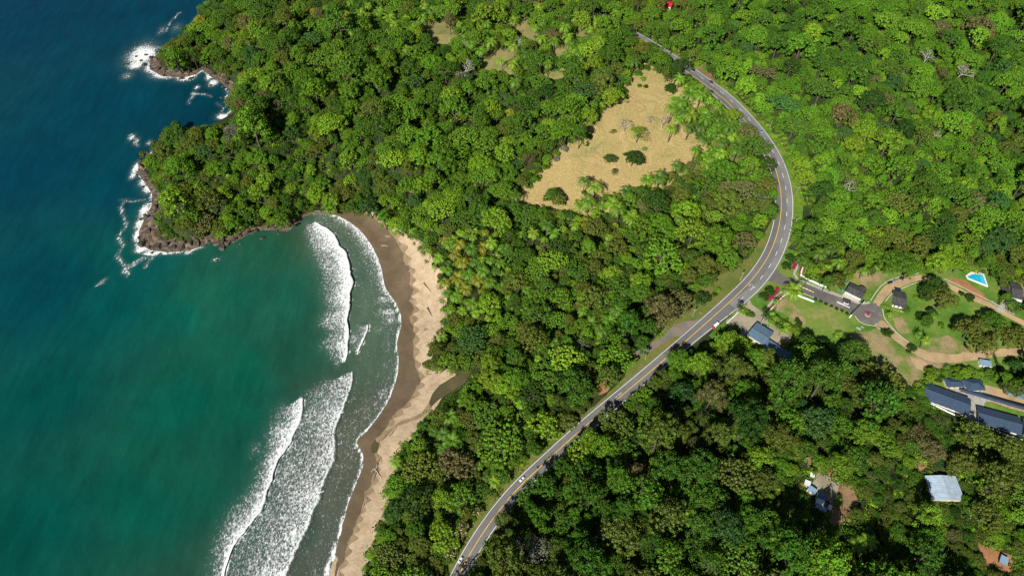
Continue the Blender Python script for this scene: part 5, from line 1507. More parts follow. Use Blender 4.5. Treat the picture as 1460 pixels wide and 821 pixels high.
VIS = [SEA_VIS, FIELD_VIS,
       road_px(0, yi(690, 757), -8, 2.8), road_px(yi(690, 757), yi(800, 637), -8, .5), road_px(yi(800, 637), yi(866, 581), -6, 1.0), road_px(yi(866, 581), yi(920, 536), -8, 3.5), road_px(yi(955, 506), yi(983, 482), -7, 1), road_px(yi(975, 489), yi(1113, 308), -9, 10.5),
       road_px(yi(1113, 308), yi(1110, 254), 2.0, 20), road_px(yi(1112, 262), yi(1101, 228), -2, 20), road_px(yi(1101, 228), yi(1060, 168), 4.5, 19), road_px(yi(1060, 168), yi(1010, 125), -4, 18), road_px(yi(1010, 125), yi(985, 106), 0, 13), road_px(yi(985, 106), yi(956, 87), 4, 12),
       # verge, track, lower verge
       [(1104, 308), (1090, 330), (1078, 352), (1064, 370), (1042, 383), (1026, 393), (1016, 405), (992, 412), (972, 442), (958, 452), (942, 472), (925, 490), (905, 502), (918, 508), (945, 492), (990, 470), (1040, 420), (1090, 360)],
       [(905, 505), (893, 528), (876, 552), (862, 570), (880, 562), (905, 538), (925, 515)], [(858, 575), (800, 620), (770, 642), (755, 660), (735, 684), (750, 678), (800, 632)], [(847, 541), (853, 538), (868, 552), (855, 562)],
       # compound
       [(1116, 358), (1104, 382), (1068, 424), (1040, 450), (1054, 462), (1075, 458), (1102, 470), (1122, 490), (1134, 478), (1108, 448), (1112, 440), (1180, 498), (1206, 496), (1212, 482), (1232, 486), (1240, 505), (1262, 540), (1290, 550), (1318, 536), (1390, 520), (1398, 524), (1418, 524), (1428, 512), (1470, 512), (1480, 470), (1470, 430), (1436, 440), (1426, 430), (1430, 405), (1410, 392), (1380, 386), (1352, 394),
        (1325, 388), (1286, 390), (1262, 384), (1240, 392), (1206, 402), (1196, 412), (1160, 402), (1144, 396), (1148, 378), (1142, 366)],
       [(1376, 393), (1384, 387), (1403, 389), (1412, 395), (1409, 410), (1380, 400)], [(1442, 424), (1454, 405), (1475, 404), (1475, 428)],
       # roofs seen between trees
       [(1045, 474), (1058, 470), (1079, 456), (1105, 473), (1103, 481), (1128, 497), (1124, 505), (1106, 501), (1094, 494), (1080, 487), (1062, 479)],
       [(1310, 569), (1328, 541), (1345, 539), (1400, 537), (1420, 550), (1440, 558), (1475, 572), (1475, 632), (1454, 624), (1392, 604), (1374, 594), (1350, 590)], [(1318, 677), (1340, 678), (1362, 678), (1373, 702), (1358, 702), (1345, 708), (1330, 713)],
       [(1146, 689), (1152, 682), (1168, 673), (1183, 678), (1196, 690), (1204, 700), (1215, 712), (1206, 722), (1198, 730), (1186, 744), (1184, 730), (1174, 726), (1160, 712)], [(1150, 664), (1151, 650), (1165, 644), (1179, 648), (1174, 658), (1160, 663)], [(1186, 700), (1216, 696), (1224, 714), (1208, 730), (1192, 750), (1184, 736)],
       [(947, 10), (950, 1), (962, 2), (958, 13)], [(1078, 601), (1082, 595), (1092, 596), (1089, 604)], [(1388, 768), (1396, 775), (1420, 786), (1441, 792), (1440, 806), (1424, 812), (1408, 800)], [(1303, 654), (1312, 653), (1316, 664), (1308, 668)],
       [(982, 95), (1000, 95), (1016, 106), (1012, 116)], [(956, 80), (978, 92), (984, 100), (962, 88)],
       # dry patches near the top
       [(606, 30), (626, 24), (646, 40), (640, 62), (616, 62)], [(690, 96), (698, 72), (722, 62), (734, 74), (720, 100)], [(728, 36), (744, 28), (768, 46), (758, 58)], [(780, 106), (796, 96), (802, 110), (786, 113)], [(780, 66), (800, 58), (808, 68), (796, 80)], [(650, 12), (660, 10), (664, 20), (652, 22)], [(708, 22), (722, 22), (720, 34), (708, 34)], [(816, 40), (830, 40), (832, 50), (820, 52)], [(550, 92), (562, 90), (566, 102), (556, 104)]]
# look-up raster of what the photograph shows clear of trees (half resolution, padded)
PADX, PADY = 300, 200
gx, gy = np.meshgrid(np.arange(-PADX, 1460 + PADX, 2.0), np.arange(-PADY, 821 + PADY, 2.0))
CLEAR = np.zeros(gx.shape, bool)
for P in VIS:
    xs = [p[0] for p in P]; ys = [p[1] for p in P]
    i0, i1 = np.clip([int((min(ys) + PADY) / 2) - 1, int((max(ys) + PADY) / 2) + 2], 0, gx.shape[0]); j0, j1 = np.clip([int((min(xs) + PADX) / 2) - 1, int((max(xs) + PADX) / 2) + 2], 0, gx.shape[1])
    CLEAR[i0:i1, j0:j1] |= inside(gx[i0:i1, j0:j1], gy[i0:i1, j0:j1], P)


def clear_at(px, py):
    i = np.clip(((np.asarray(py) + PADY) / 2).astype(int), 0, CLEAR.shape[0] - 1); j = np.clip(((np.asarray(px) + PADX) / 2).astype(int), 0, CLEAR.shape[1] - 1)
    return CLEAR[i, j]


TREES = []   # dict(x,y,z,kind,var,s,rz,tint,key,hand)
GRID = {}


def add_tree(x, y, z, kind, R, key, hand=False, var=None, jit=.14, name=None, label=None, hz=1.0):
    v = int(rng.integers(0, len(PROTO[kind]))) if var is None else var
    s = R / PROTO[kind][v]['R']
    if kind == 'palm': jit = .1
    c = (1.3 if kind in ('palm', 'bigleaf') and key != 'yellow' else .95 if kind == 'palm' else 1.0) * np.array(TINT[key]) * rng.uniform(1 - jit, 1 + jit) * rng.uniform(.93, 1.07, 3)
    t = dict(x=x, y=y, z=z, kind=kind, var=v, s=s, R=R, rz=rng.uniform(0, 6.28), tint=c, key=key, hand=hand, H=PROTO[kind][v]['H'] * s * hz, zb=PROTO[kind][v]['zb'] * s * hz, hz=hz, name=name, label=label)
    TREES.append(t)
    GRID.setdefault((int(x // 24), int(y // 24)), []).append(t)
    return t


def near_ok(x, y, R, k=.72):
    i, j = int(x // 24), int(y // 24)
    for a in (-1, 0, 1):
        for b in (-1, 0, 1):
            for t in GRID.get((i + a, j + b), ()):
                if (t['x'] - x) ** 2 + (t['y'] - y) ** 2 < (k * (R + t['R'])) ** 2: return False
    return True


def hand_tree(px, py, kind, R, key, var=None, label=None, name=None):
    v = int(rng.integers(0, len(PROTO[kind]))) if var is None else var
    pr = PROTO[kind][v]; s = R / pr['R']
    x, y, z = unproj(px, py, (pr['zb'] + .55 * (pr['H'] - pr['zb'])) * s)
    return add_tree(float(x[0]), float(y[0]), float(z[0]), kind, R, key, True, v, .06, name, label)


Y, L_, O, D, B_, G_, BR, MG, BG = 'yellow', 'lime', 'olive', 'dark green', 'bright-green', 'grey', 'brownish', 'mid-green', 'blue-green'
for a in [(431, 74, 'fine', 8.5, Y), (296, 36, 'broad', 11, B_), (329, 12, 'fine', 8, MG), (389, 16, 'bare', 6, G_), (362, 71, 'bare', 6.5, G_), (381, 117, 'round', 9, L_), (330, 144, 'round', 8, O), (374, 136, 'open', 8, BR), (256, 186, 'round', 8, MG), (280, 188, 'round', 8, O), (275, 203, 'round', 8, O), (292, 214, 'fine', 8.5, BG), (265, 225, 'round', 8, B_),
          (250, 178, 'tall', 5, MG), (235, 195, 'round', 7, O), (240, 185, 'round', 6, BG), (203, 219, 'shrub', 4, O), (214, 228, 'round', 6.5, L_), (224, 215, 'round', 6, O), (226, 250, 'round', 6.5, B_), (330, 185, 'open', 8, G_), (345, 196, 'shrub', 3, O), (450, 275, 'round', 9.5, L_), (472, 285, 'round', 10, L_), (400, 312, 'round', 8.5, B_), (380, 300, 'round', 7, L_), (325, 312, 'round', 6.5, L_), (457, 258, 'round', 9, B_),
          (663, 92, 'bare', 12.5, G_, 3), (725, 47, 'fine', 8.5, L_), (768, 24, 'broad', 12, B_), (768, 83, 'broad', 13, MG), (809, 90, 'broad', 13, MG), (780, 43, 'fine', 9, MG), (561, 46, 'broad', 12, B_), (575, 22, 'fine', 8, MG), (695, 117, 'round', 12, B_), (658, 119, 'fine', 10, MG), (834, 126, 'broad', 13, BG), (807, 182, 'round', 12, B_), (740, 58, 'bare', 6, G_), (662, 62, 'bare', 5.5, G_), (778, 68, 'fine', 5.5, L_),
          (592, 116, 'fine', 10, BG), (636, 72, 'fine', 8, D), (620, 138, 'round', 10, MG), (735, 180, 'fine', 10, MG), (700, 150, 'fine', 9, L_), (874, 135, 'round', 10.5, L_), (838, 162, 'round', 9, L_), (797, 178, 'round', 9.5, L_), (718, 215, 'round', 10, L_), (755, 226, 'open', 7.5, BR), (745, 170, 'fine', 11, MG), (806, 128, 'fine', 10, MG), (780, 130, 'fine', 10, D),
          (890, 177, 'bare', 8, G_, 3), (910, 188, 'open', 8.5, L_), (927, 170, 'bare', 5, G_, 3), (945, 172, 'bare', 7, G_, 2), (874, 187, 'open', 3, O), (903, 223, 'round', 8, D), (870, 225, 'broad', 6, D), (876, 244, 'open', 3.4, D), (837, 207, 'shrub', 1.6, MG), (919, 212, 'shrub', 2.2, L_), (912, 122, 'shrub', 2.4, MG), (921, 123, 'shrub', 2.4, D), (917, 112, 'shrub', 3, L_), (910, 103, 'shrub', 4, MG), (957, 124, 'shrub', 6, D),
          (805, 212, 'shrub', 3.5, G_), (779, 66, 'round', 6, L_), (788, 276, 'round', 7, MG), (782, 279, 'round', 4, L_), (797, 283, 'round', 6, O), (846, 214, 'bare', 2.2, G_, 0),
          (1046, 97, 'broad', 15, B_, 0), (1046, 162, 'round', 7.5, L_), (1066, 187, 'fine', 10.5, BR), (1129, 92.5, 'fine', 10, D), (1134, 177, 'broad', 14, MG, 1), (1150, 160, 'broad', 10, B_), (1075, 97, 'fine', 7, BR), (1096, 103, 'fine', 8, BR), (1014, 29, 'fine', 8, BR), (1078, 207, 'broad', 14, MG), (1096, 232, 'fine', 8, D), (975, 90, 'fine', 9, D), (964, 105, 'fine', 8, D), (1010, 80, 'broad', 10, MG), (930, 66, 'fine', 7, MG), (912, 62, 'round', 6, Y),
          (1170, 208, 'fine', 13, MG), (1144, 232, 'round', 9, L_), (1152, 252, 'round', 8.5, L_), (1130, 222, 'shrub', 5, L_), (1399, 34, 'fine', 14, BR), (1246, 58, 'broad', 15, MG), (1204, 160, 'fine', 12, BR), (1206, 190, 'broad', 9, BG), (1260, 184, 'broad', 11, BG), (1238, 180, 'round', 10, L_), (1220, 205, 'round', 10, L_), (1324, 78, 'bare', 9, G_, 0), (1374, 98, 'bare', 10, G_, 2), (1344, 102, 'open', 7, BR), (1262, 140, 'fine', 8, BR), (1290, 108, 'bare', 5, G_),
          (1335, 190, 'bare', 5, G_, 0), (1240, 185, 'round', 8, L_), (1212, 265, 'bare', 8, G_, 3), (1270, 95, 'broad', 11, MG), (1420, 170, 'fine', 9, O),
          (945, 362, 'broad', 17, B_, 2), (915, 400, 'round', 10, L_), (982, 297, 'round', 10, L_), (938, 283, 'round', 10, D), (880, 402, 'fine', 9, MG), (705, 310, 'round', 13, L_), (880, 350, 'fine', 9, O), (969, 425.6, 'fine', 10.5, BR), (1003, 423, 'shrub', 6, D), (1024, 413, 'shrub', 2.5, L_), (1019, 419, 'shrub', 2, D), (1040, 366, 'broad', 9, B_), (1062, 340, 'fine', 9, BR), (1094, 262, 'fine', 9, O), (1090, 288, 'round', 8, O), (1085, 312, 'round', 7, L_),
          (1010, 262, 'fine', 10, MG), (1090, 283, 'open', 7, G_),
          (658, 755, 'flower', 5.5, O), (643.5, 786, 'flower', 5.5, O), (677, 727, 'flower', 5, O), (965, 596, 'flower', 7, O), (1119, 489, 'flower', 3, Y), (828, 642, 'fine', 10.5, L_), (713, 629, 'broad', 17, B_, 3), (654, 705, 'fine', 11, B_), (654, 662, 'fine', 11, BR), (640, 655, 'fine', 9, BR), (761, 781, 'open', 10, G_), (853, 760, 'bare', 8, G_, 3), (971, 512, 'round', 9.5, B_), (1046, 487, 'round', 10.5, L_), (877, 512, 'broad', 13, B_), (833, 490, 'bare', 6, G_, 3), (700, 540, 'round', 9, L_),
          (722, 548, 'round', 10, L_), (735, 540, 'round', 10, B_), (775, 605, 'fine', 11, L_), (805, 600, 'fine', 8, O), (890, 640, 'fine', 9, MG), (905, 675, 'round', 9, BR), (1040, 500, 'round', 9, O), (1098, 507, 'round', 7.5, O), (1083, 506, 'round', 7, B_), (1175, 490, 'round', 5, D), (1060, 530, 'round', 9, O), (1206, 503, 'fine', 7, D), (1258, 538, 'broad', 14, O), (1240, 530, 'fine', 8, O), (1222, 498, 'round', 9.5, MG), (1206, 500, 'round', 7, D), (1284, 548, 'fine', 6, D), (1268, 545, 'fine', 7, O), 
          (1395, 620, 'fine', 11, O), (1440, 640, 'fine', 10, O), (1330, 640, 'round', 8, BR), (1310, 620, 'open', 9, BR), (1410, 735, 'fine', 9, O), (1170, 660, 'round', 6, B_), (1202, 660, 'round', 8.5, B_), (1215, 650, 'fine', 8, MG), (1196, 713, 'bigleaf', 3.5, MG), (1150, 640, 'round', 7, MG), (1376, 658, 'round', 9, O),
          # compound trees and bushes
          (1127, 366, 'shrub', 3.6, D), (1122, 378, 'shrub', 3.6, D), (1130, 373, 'shrub', 2.0, BG), (1098, 413, 'shrub', 4.0, D), (1090, 422, 'shrub', 4.0, D), (1096, 418, 'shrub', 2.0, BG), (1266, 473, 'shrub', 4.2, D), (1300, 496, 'shrub', 3.8, D), (1336, 406, 'fine', 9, D), (1326, 414, 'round', 7, D), (1348, 424, 'fine', 10, O), (1364, 425, 'shrub', 2.6, B_), (1372, 418, 'shrub', 2.5, D), (1384, 423, 'shrub', 3.5, D),
          (1322, 456, 'round', 5, MG), (1314, 450, 'shrub', 4, D), (1330, 445, 'round', 4, D), (1343, 463, 'shrub', 2.6, B_), (1385, 468, 'fine', 9.5, O), (1372, 462, 'round', 6, D), (1400, 462, 'round', 6, O), (1418, 455, 'round', 7.5, MG), (1430, 462, 'round', 6, B_), (1405, 490, 'fine', 9, O), (1444, 480, 'fine', 9, O), (1458, 478, 'fine', 8, O), (1415, 478, 'shrub', 4, D), (1292, 440, 'shrub', 3.4, MG), (1308, 424, 'shrub', 2.6, L_), (1400, 447, 'shrub', 2.5, L_),
          (1196, 476, 'bigleaf', 3, L_), (1202, 479, 'bigleaf', 2.6, MG), (1199, 483, 'shrub', 1.6, L_), (1190, 478, 'shrub', 1.6, B_), (1206, 476, 'shrub', 1.5, D), (1068, 446, 'shrub', 3, MG), (1064, 443, 'shrub', 2.5, L_), (1073, 448, 'shrub', 2.2, MG), (1124, 463, 'shrub', 2.6, D), (1140, 462, 'shrub', 2.8, D), (1137, 456, 'shrub', 2.2, D), (1156, 479, 'shrub', 3, D), (1183, 391, 'shrub', 2.8, G_), (1170, 388, 'bigleaf', 4, Y), (1180, 382, 'bigleaf', 4, L_), (1190, 392, 'bigleaf', 3.5, Y),
          (1160, 384, 'round', 6, L_), (1152, 376, 'round', 6, MG), (1200, 397, 'shrub', 3, L_), (1174, 398, 'shrub', 3, L_), (1090, 465, 'shrub', 2.2, MG)]:
    hand_tree(a[0], a[1], a[2], a[3], a[4], a[5] if len(a) > 5 else None)
for k in range(44):
    px, py = (rng.uniform(1322, 1436), rng.uniform(526, 537)) if k < 30 else (rng.uniform(1303, 1321), rng.uniform(543, 572))
    if 1394 < px < 1420 and py < 530: continue
    hand_tree(px, py, str(rng.choice(['shrub', 'shrub', 'bigleaf', 'round'])), float(rng.uniform(2.4, 4.2)), str(rng.choice([L_, L_, B_, MG, D])))
for a in [(940, 82, 'round', 8, B_), (929, 76, 'fine', 8, MG), (917, 68, 'round', 8, O), (949, 86, 'round', 7, MG), (901, 60, 'round', 8, MG), (946, 80, 'round', 7, MG), (934, 73, 'fine', 7, B_), (922, 66, 'round', 6, MG), (952, 88, 'shrub', 5, D), (906, 58, 'fine', 7, O)]: hand_tree(*a)
for a in ((226, 316), (234, 322), (230, 330), (240, 330), (246, 336), (238, 338), (226, 306), (256, 340)): hand_tree(a[0], a[1], 'shrub', float(rng.uniform(2.6, 4.0)), str(rng.choice([MG, O, B_])))
for k in range(22):
    q = rng.integers(0, 16); t_ = rng.random(); a_, b_ = FIELD_VIS[q], FIELD_VIS[q + 1]
    hand_tree(a_[0] + (b_[0] - a_[0]) * t_ + rng.normal() * 2, a_[1] + (b_[1] - a_[1]) * t_ + rng.normal() * 2 + 1, 'shrub', float(rng.uniform(1.3, 3.2)), str(rng.choice([O, MG, B_, G_, L_])))
# the clipped row beside the entrance drive and the yellow-green hedgerow behind the blue-grey building
for k in range(7): hand_tree(1163 + k * 7.5, 426 + k * 3.35, 'shrub', 1.35, D, k % 4)
for k in range(15): hand_tree(1101 + k * 5.4 + rng.normal() * 1, 449 + k * 3.55 + rng.normal() * 1, 'shrub' if k % 4 else 'bigleaf', rng.uniform(2.7, 3.7), [L_, B_, L_, MG][k % 4])
for a in [(644, 24), (683, 69), (700, 58), (824, 24), (524, 7), (556, 24), (593, 32), (810, 51), (771, 51), (749, 75), (580, 66), (731, 88), (734, 114), (827, 71), (805, 36), (512, 18), (540, 14), (480, 8), (460, 14), (435, 36), (612, 20), (840, 40), (856, 56), (790, 56), (716, 84),
          (834, 255), (849, 264), (840, 282), (874, 287), (735, 275), (922, 255), (941, 250), (965, 234), (992, 211), (1005, 197), (1017, 221), (1032, 200), (1044, 191), (971, 141), (983, 131), (1000, 133), (959, 151), (974, 157), (968, 167), (988, 160), (1011, 167), (1026, 163), (983, 179), (998, 176), (1023, 179), (970, 110), (904, 84), (746, 75), (1060, 196), (1052, 210),
          (1030, 215), (1040, 176), (828, 290), (858, 290), (884, 293), (892, 270), (1010, 232), (958, 180), (978, 148), (962, 140), (660, 372), (648, 360), (668, 388), (654, 396), (640, 384), (676, 372), (664, 410), (682, 398), (650, 420), (690, 384), (636, 402), (672, 430), (644, 440), (625, 366), (700, 400), (712, 372), (688, 350), (700, 344), (672, 352), (656, 346), (640, 345),
          (630, 618), (640, 640), (646, 628), (632, 640), (562, 655), (705, 685), (640, 590), (870, 455), (880, 440), (858, 470), (842, 460), (820, 320), (790, 330), (760, 330), (780, 318), (900, 310), (630, 480), (1170, 360), (1200, 372), (1145, 368), (1184, 352), (1240, 770), (1225, 778)]:
    low = 340 < a[1] < 450 and a[0] < 720
    hand_tree(a[0], a[1], 'palm', rng.uniform(4.0, 5.6) * (1.6 if a[1] < 320 else 1.3), ['lime', 'yellow', 'bright-green', 'mid-green'][rng.integers(0, 4)] if low else ['bright-green', 'lime', 'mid-green'][rng.integers(0, 3)])
for px, py, kd, R, key in ((1131, 411, 'palm', 8.2, 'lime'), (1055, 434, 'slim_palm', 3.4, 'dark green'), (1093, 446, 'slim_palm', 4.2, 'dark green'), (1106, 428, 'palm', 3.2, 'bright-green'), (1058, 444, 'palm', 3.0, 'lime'), (1322, 483, 'palm', 4.6, 'lime'), (1312, 476, 'palm', 4.2, 'bright-green'),
                           (1333, 447, 'palm', 3.6, 'bright-green'), (1270, 447, 'palm', 3.0, 'lime'), (1100, 458, 'palm', 3.6, 'bright-green'), (1110, 464, 'palm', 3.2, 'mid-green'), (1105, 452, 'palm', 3, 'lime'), (1115, 470, 'palm', 3, 'lime'), (1152, 372, 'palm', 4.5, 'bright-green')):
    hand_tree(px, py, kd, R, key)
NHAND = len(TREES)

BUILD_XY = [(o.location.x, o.location.y) for o in COL.objects if o.type == 'EMPTY' and o.get('category') in ('house', 'building', 'hall', 'shed', 'hut', 'pool')]


GROVE = [(952, 150), (968, 128), (1004, 122), (1034, 152), (1062, 190), (1066, 216), (1030, 240), (985, 238), (1000, 205), (975, 178)]


HUES = [BG, D, MG, B_, L_, O, BR, Y]


def drift(names, p, x, y):
    """colour of a crown: kinds grow in drifts, with strays"""
    if rng.random() < .35: return str(rng.choice(names, p=p))
    u = float((fbm(np.array([x / 55]), np.array([y / 55]))[0] - .22) / .44 + rng.normal() * .16) % 1.0
    w = dict(zip(names, p)); s = 0
    for n in HUES:
        s += w.get(n, 0)
        if u < s: return n
    return MG


def palette(px, py, wx, wy):
    """kinds, colours and crown size for this part of the photograph"""
    r = rng.random()
    if inside(np.array([px]), np.array([py]), GROVE)[0]:
        return str(rng.choice(['palm', 'bigleaf', 'round'], p=[.72, .18, .10])), str(rng.choice([L_, B_, MG], p=[.5, .4, .1])), float(rng.uniform(4.6, 7.2))
    if 480 < px < 880 and py < 118 and r < .22:
        return 'palm', str(rng.choice([L_, B_])), float(rng.uniform(5.0, 7.6))
    if 620 < px < 725 and 335 < py < 460 and r < .72:
        return 'palm', str(rng.choice([L_, MG, Y, B_], p=[.3, .25, .12, .33])), float(rng.uniform(4.2, 6.2))
    if px > 995 and py < 345 and px > 1130 - .9 * (345 - py):
        k = rng.choice(['round', 'fine', 'tall', 'broad', 'open'], p=[.40, .30, .16, .07, .07]); c = drift([B_, L_, MG, O, BG, BR, D], [.46, .17, .26, .05, .03, .01, .02], wx, wy); m = 4.3
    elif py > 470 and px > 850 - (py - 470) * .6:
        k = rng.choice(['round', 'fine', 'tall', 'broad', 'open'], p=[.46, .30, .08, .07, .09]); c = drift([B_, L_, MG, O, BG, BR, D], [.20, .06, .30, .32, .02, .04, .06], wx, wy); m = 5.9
    elif px < 500 and py < 345:
        k = rng.choice(['round', 'fine', 'tall', 'broad', 'open'], p=[.44, .26, .18, .02, .10]); c = drift([B_, L_, MG, O, BG, BR, Y], [.33, .12, .28, .20, .04, .02, .01], wx, wy); m = 4.7
    elif px < 900 and py < 330:
        k = rng.choice(['round', 'fine', 'tall', 'broad', 'open'], p=[.42, .30, .12, .08, .08]); c = drift([B_, L_, MG, O, BG, BR, Y], [.36, .13, .33, .12, .035, .015, .01], wx, wy); m = 5.0
    else:
        k = rng.choice(['round', 'fine', 'tall', 'broad', 'open', 'palm', 'bigleaf'], p=[.38, .26, .10, .06, .07, .07, .06]); c = drift([B_, L_, MG, O, BG, BR, D], [.22, .10, .30, .26, .03, .04, .05], wx, wy); m = 5.0
    if k in ('palm', 'bigleaf'): c = rng.choice([B_, L_, MG]); return k, c, rng.uniform(3.6, 5.2) if k == 'palm' else rng.uniform(2.8, 3.8)
    R = m * math.exp(rng.normal() * .38)
    if k == 'broad': R *= 1.45
    if k == 'tall': R *= .78
    return k, c, float(np.clip(R, 2.6, 13))


NC = 110000
X = rng.uniform(-560, 900, NC); Yw = rng.uniform(70, 950, NC); Zw = hgt(X, Yw)
_px, _py, dep = proj(X, Yw, Zw)
dco, _, _ = seg_dist(X, Yw, COAST); onl = inside(X, Yw, LAND)
droad, _, iroad = seg_dist(X, Yw, ROADP)
ITOP = yi(954, 86)
cand = np.nonzero(onl & (dco > 2.5) & (_px > -180) & (_px < 1640) & (_py > -110) & (_py < 970))[0]
props = [palette(_px[i], _py[i], X[i], Yw[i]) for i in cand]
order = np.argsort([-p[2] + rng.normal() * 2.0 for p in props])
SUNNY = [(W((1330, 702)), 24), (W((1190, 722)), 44), (W((1168, 738)), 34), (W((1405, 806)), 36), (W((1160, 700)), 30), (W((1166, 660)), 22), (W((1360, 600)), 36), (W((1425, 622)), 36), (W((1080, 496)), 26)]
HZ = .78 + .75 * rng.random(NC) ** 1.6
LOOSE = rng.uniform(.50, .74, NC)
ANG = np.linspace(0, 2 * math.pi, 8, endpoint=False)


def fits(x, y, z, kind, R, v, hz):
    pr = PROTO[kind][v]; s = R / pr['R']; s_ = s; s = s * hz
    zs = np.array([0.0] + [pr['zb'] * s + .55 * (pr['H'] - pr['zb']) * s] * 8 + [pr['H'] * s * .97])
    xs = np.concatenate([[x], x + .78 * R * np.cos(ANG), [x]]); ys = np.concatenate([[y], y + .78 * R * np.sin(ANG), [y]])
    px, py, _ = proj(xs, ys, z + zs)
    return not clear_at(px, py)[1:].any()


for pas in range(4):
    for q in order:
        i = cand[q]; kind, key, R = props[q]
        if pas == 1: R *= .68
        if pas == 2: kind = 'shrub' if kind not in ('palm', 'bigleaf') else kind; R = R * .5 if kind == 'shrub' else R * .8
        if pas == 3:
            if LOOSE[i] > (.53 if _py[i] > 470 and _px[i] > 850 - (_py[i] - 470) * .6 else .64): continue
            kind = kind if kind in ('round', 'fine', 'tall') else 'round'; R = 2.4 + 10 * (LOOSE[i] - .5)
        x, y, z = X[i], Yw[i], Zw[i]
        if droad[i] < (6.0 if iroad[i] > ITOP else 7.5 + (R * .3 if pas < 2 else 0)): continue
        if not near_ok(x, y, R, LOOSE[i] - (.08 if _px[i] < 520 and _py[i] < 340 else 0) + (.12 if _py[i] > 470 and _px[i] > 850 - (_py[i] - 470) * .6 else 0) if pas == 0 else .60 if pas < 3 else .44): continue
        if any((bx - x) ** 2 + (by - y) ** 2 < (7 + R * .8) ** 2 for bx, by in BUILD_XY): continue
        v = int(rng.integers(0, len(PROTO[kind])))
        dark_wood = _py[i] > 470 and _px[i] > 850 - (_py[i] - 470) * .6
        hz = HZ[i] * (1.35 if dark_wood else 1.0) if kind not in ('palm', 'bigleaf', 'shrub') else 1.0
        if any((x - q_.x) ** 2 + (y - q_.y) ** 2 < r_q ** 2 for q_, r_q in SUNNY):
            hz = min(hz, .68)
            if R > 5.6: continue
        if not fits(x, y, z, kind, R, v, hz): continue
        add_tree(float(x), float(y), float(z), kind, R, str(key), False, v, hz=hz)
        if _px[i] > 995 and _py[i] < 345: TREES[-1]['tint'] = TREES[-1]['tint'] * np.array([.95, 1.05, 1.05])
        if dark_wood: TREES[-1]['tint'] = TREES[-1]['tint'] * np.array([.74, .84, .84])  # lower forest: deeper shade put into the leaf tint
print('trees', len(TREES), 'hand', NHAND)

# how much of each crown the photograph shows: paint discs far to near
IDB = np.full((412, 730), -1, int)
tp = [proj(t['x'], t['y'], t['z'] + t['zb'] + .55 * (t['H'] - t['zb'])) for t in TREES]
for i in sorted(range(len(TREES)), key=lambda k: -tp[k][2]):
    px, py, dp = tp[i]; r = TREES[i]['R'] * FPX / dp / 2; cx_, cy_ = px / 2, py / 2
    j0, j1 = max(0, int(cx_ - r)), min(730, int(cx_ + r) + 2); i0, i1 = max(0, int(cy_ - r)), min(412, int(cy_ + r) + 2)
    if j0 >= j1 or i0 >= i1: continue
    yy, xx = np.mgrid[i0:i1, j0:j1]
    IDB[i0:i1, j0:j1][((xx - cx_) ** 2 + ((yy - cy_) / .9) ** 2) < r * r] = i
vis = np.bincount(IDB[IDB >= 0], minlength=len(TREES))
for i, t in enumerate(TREES): t['vis'] = int(vis[i]); t['px'], t['py'] = float(tp[i][0]), float(tp[i][1])

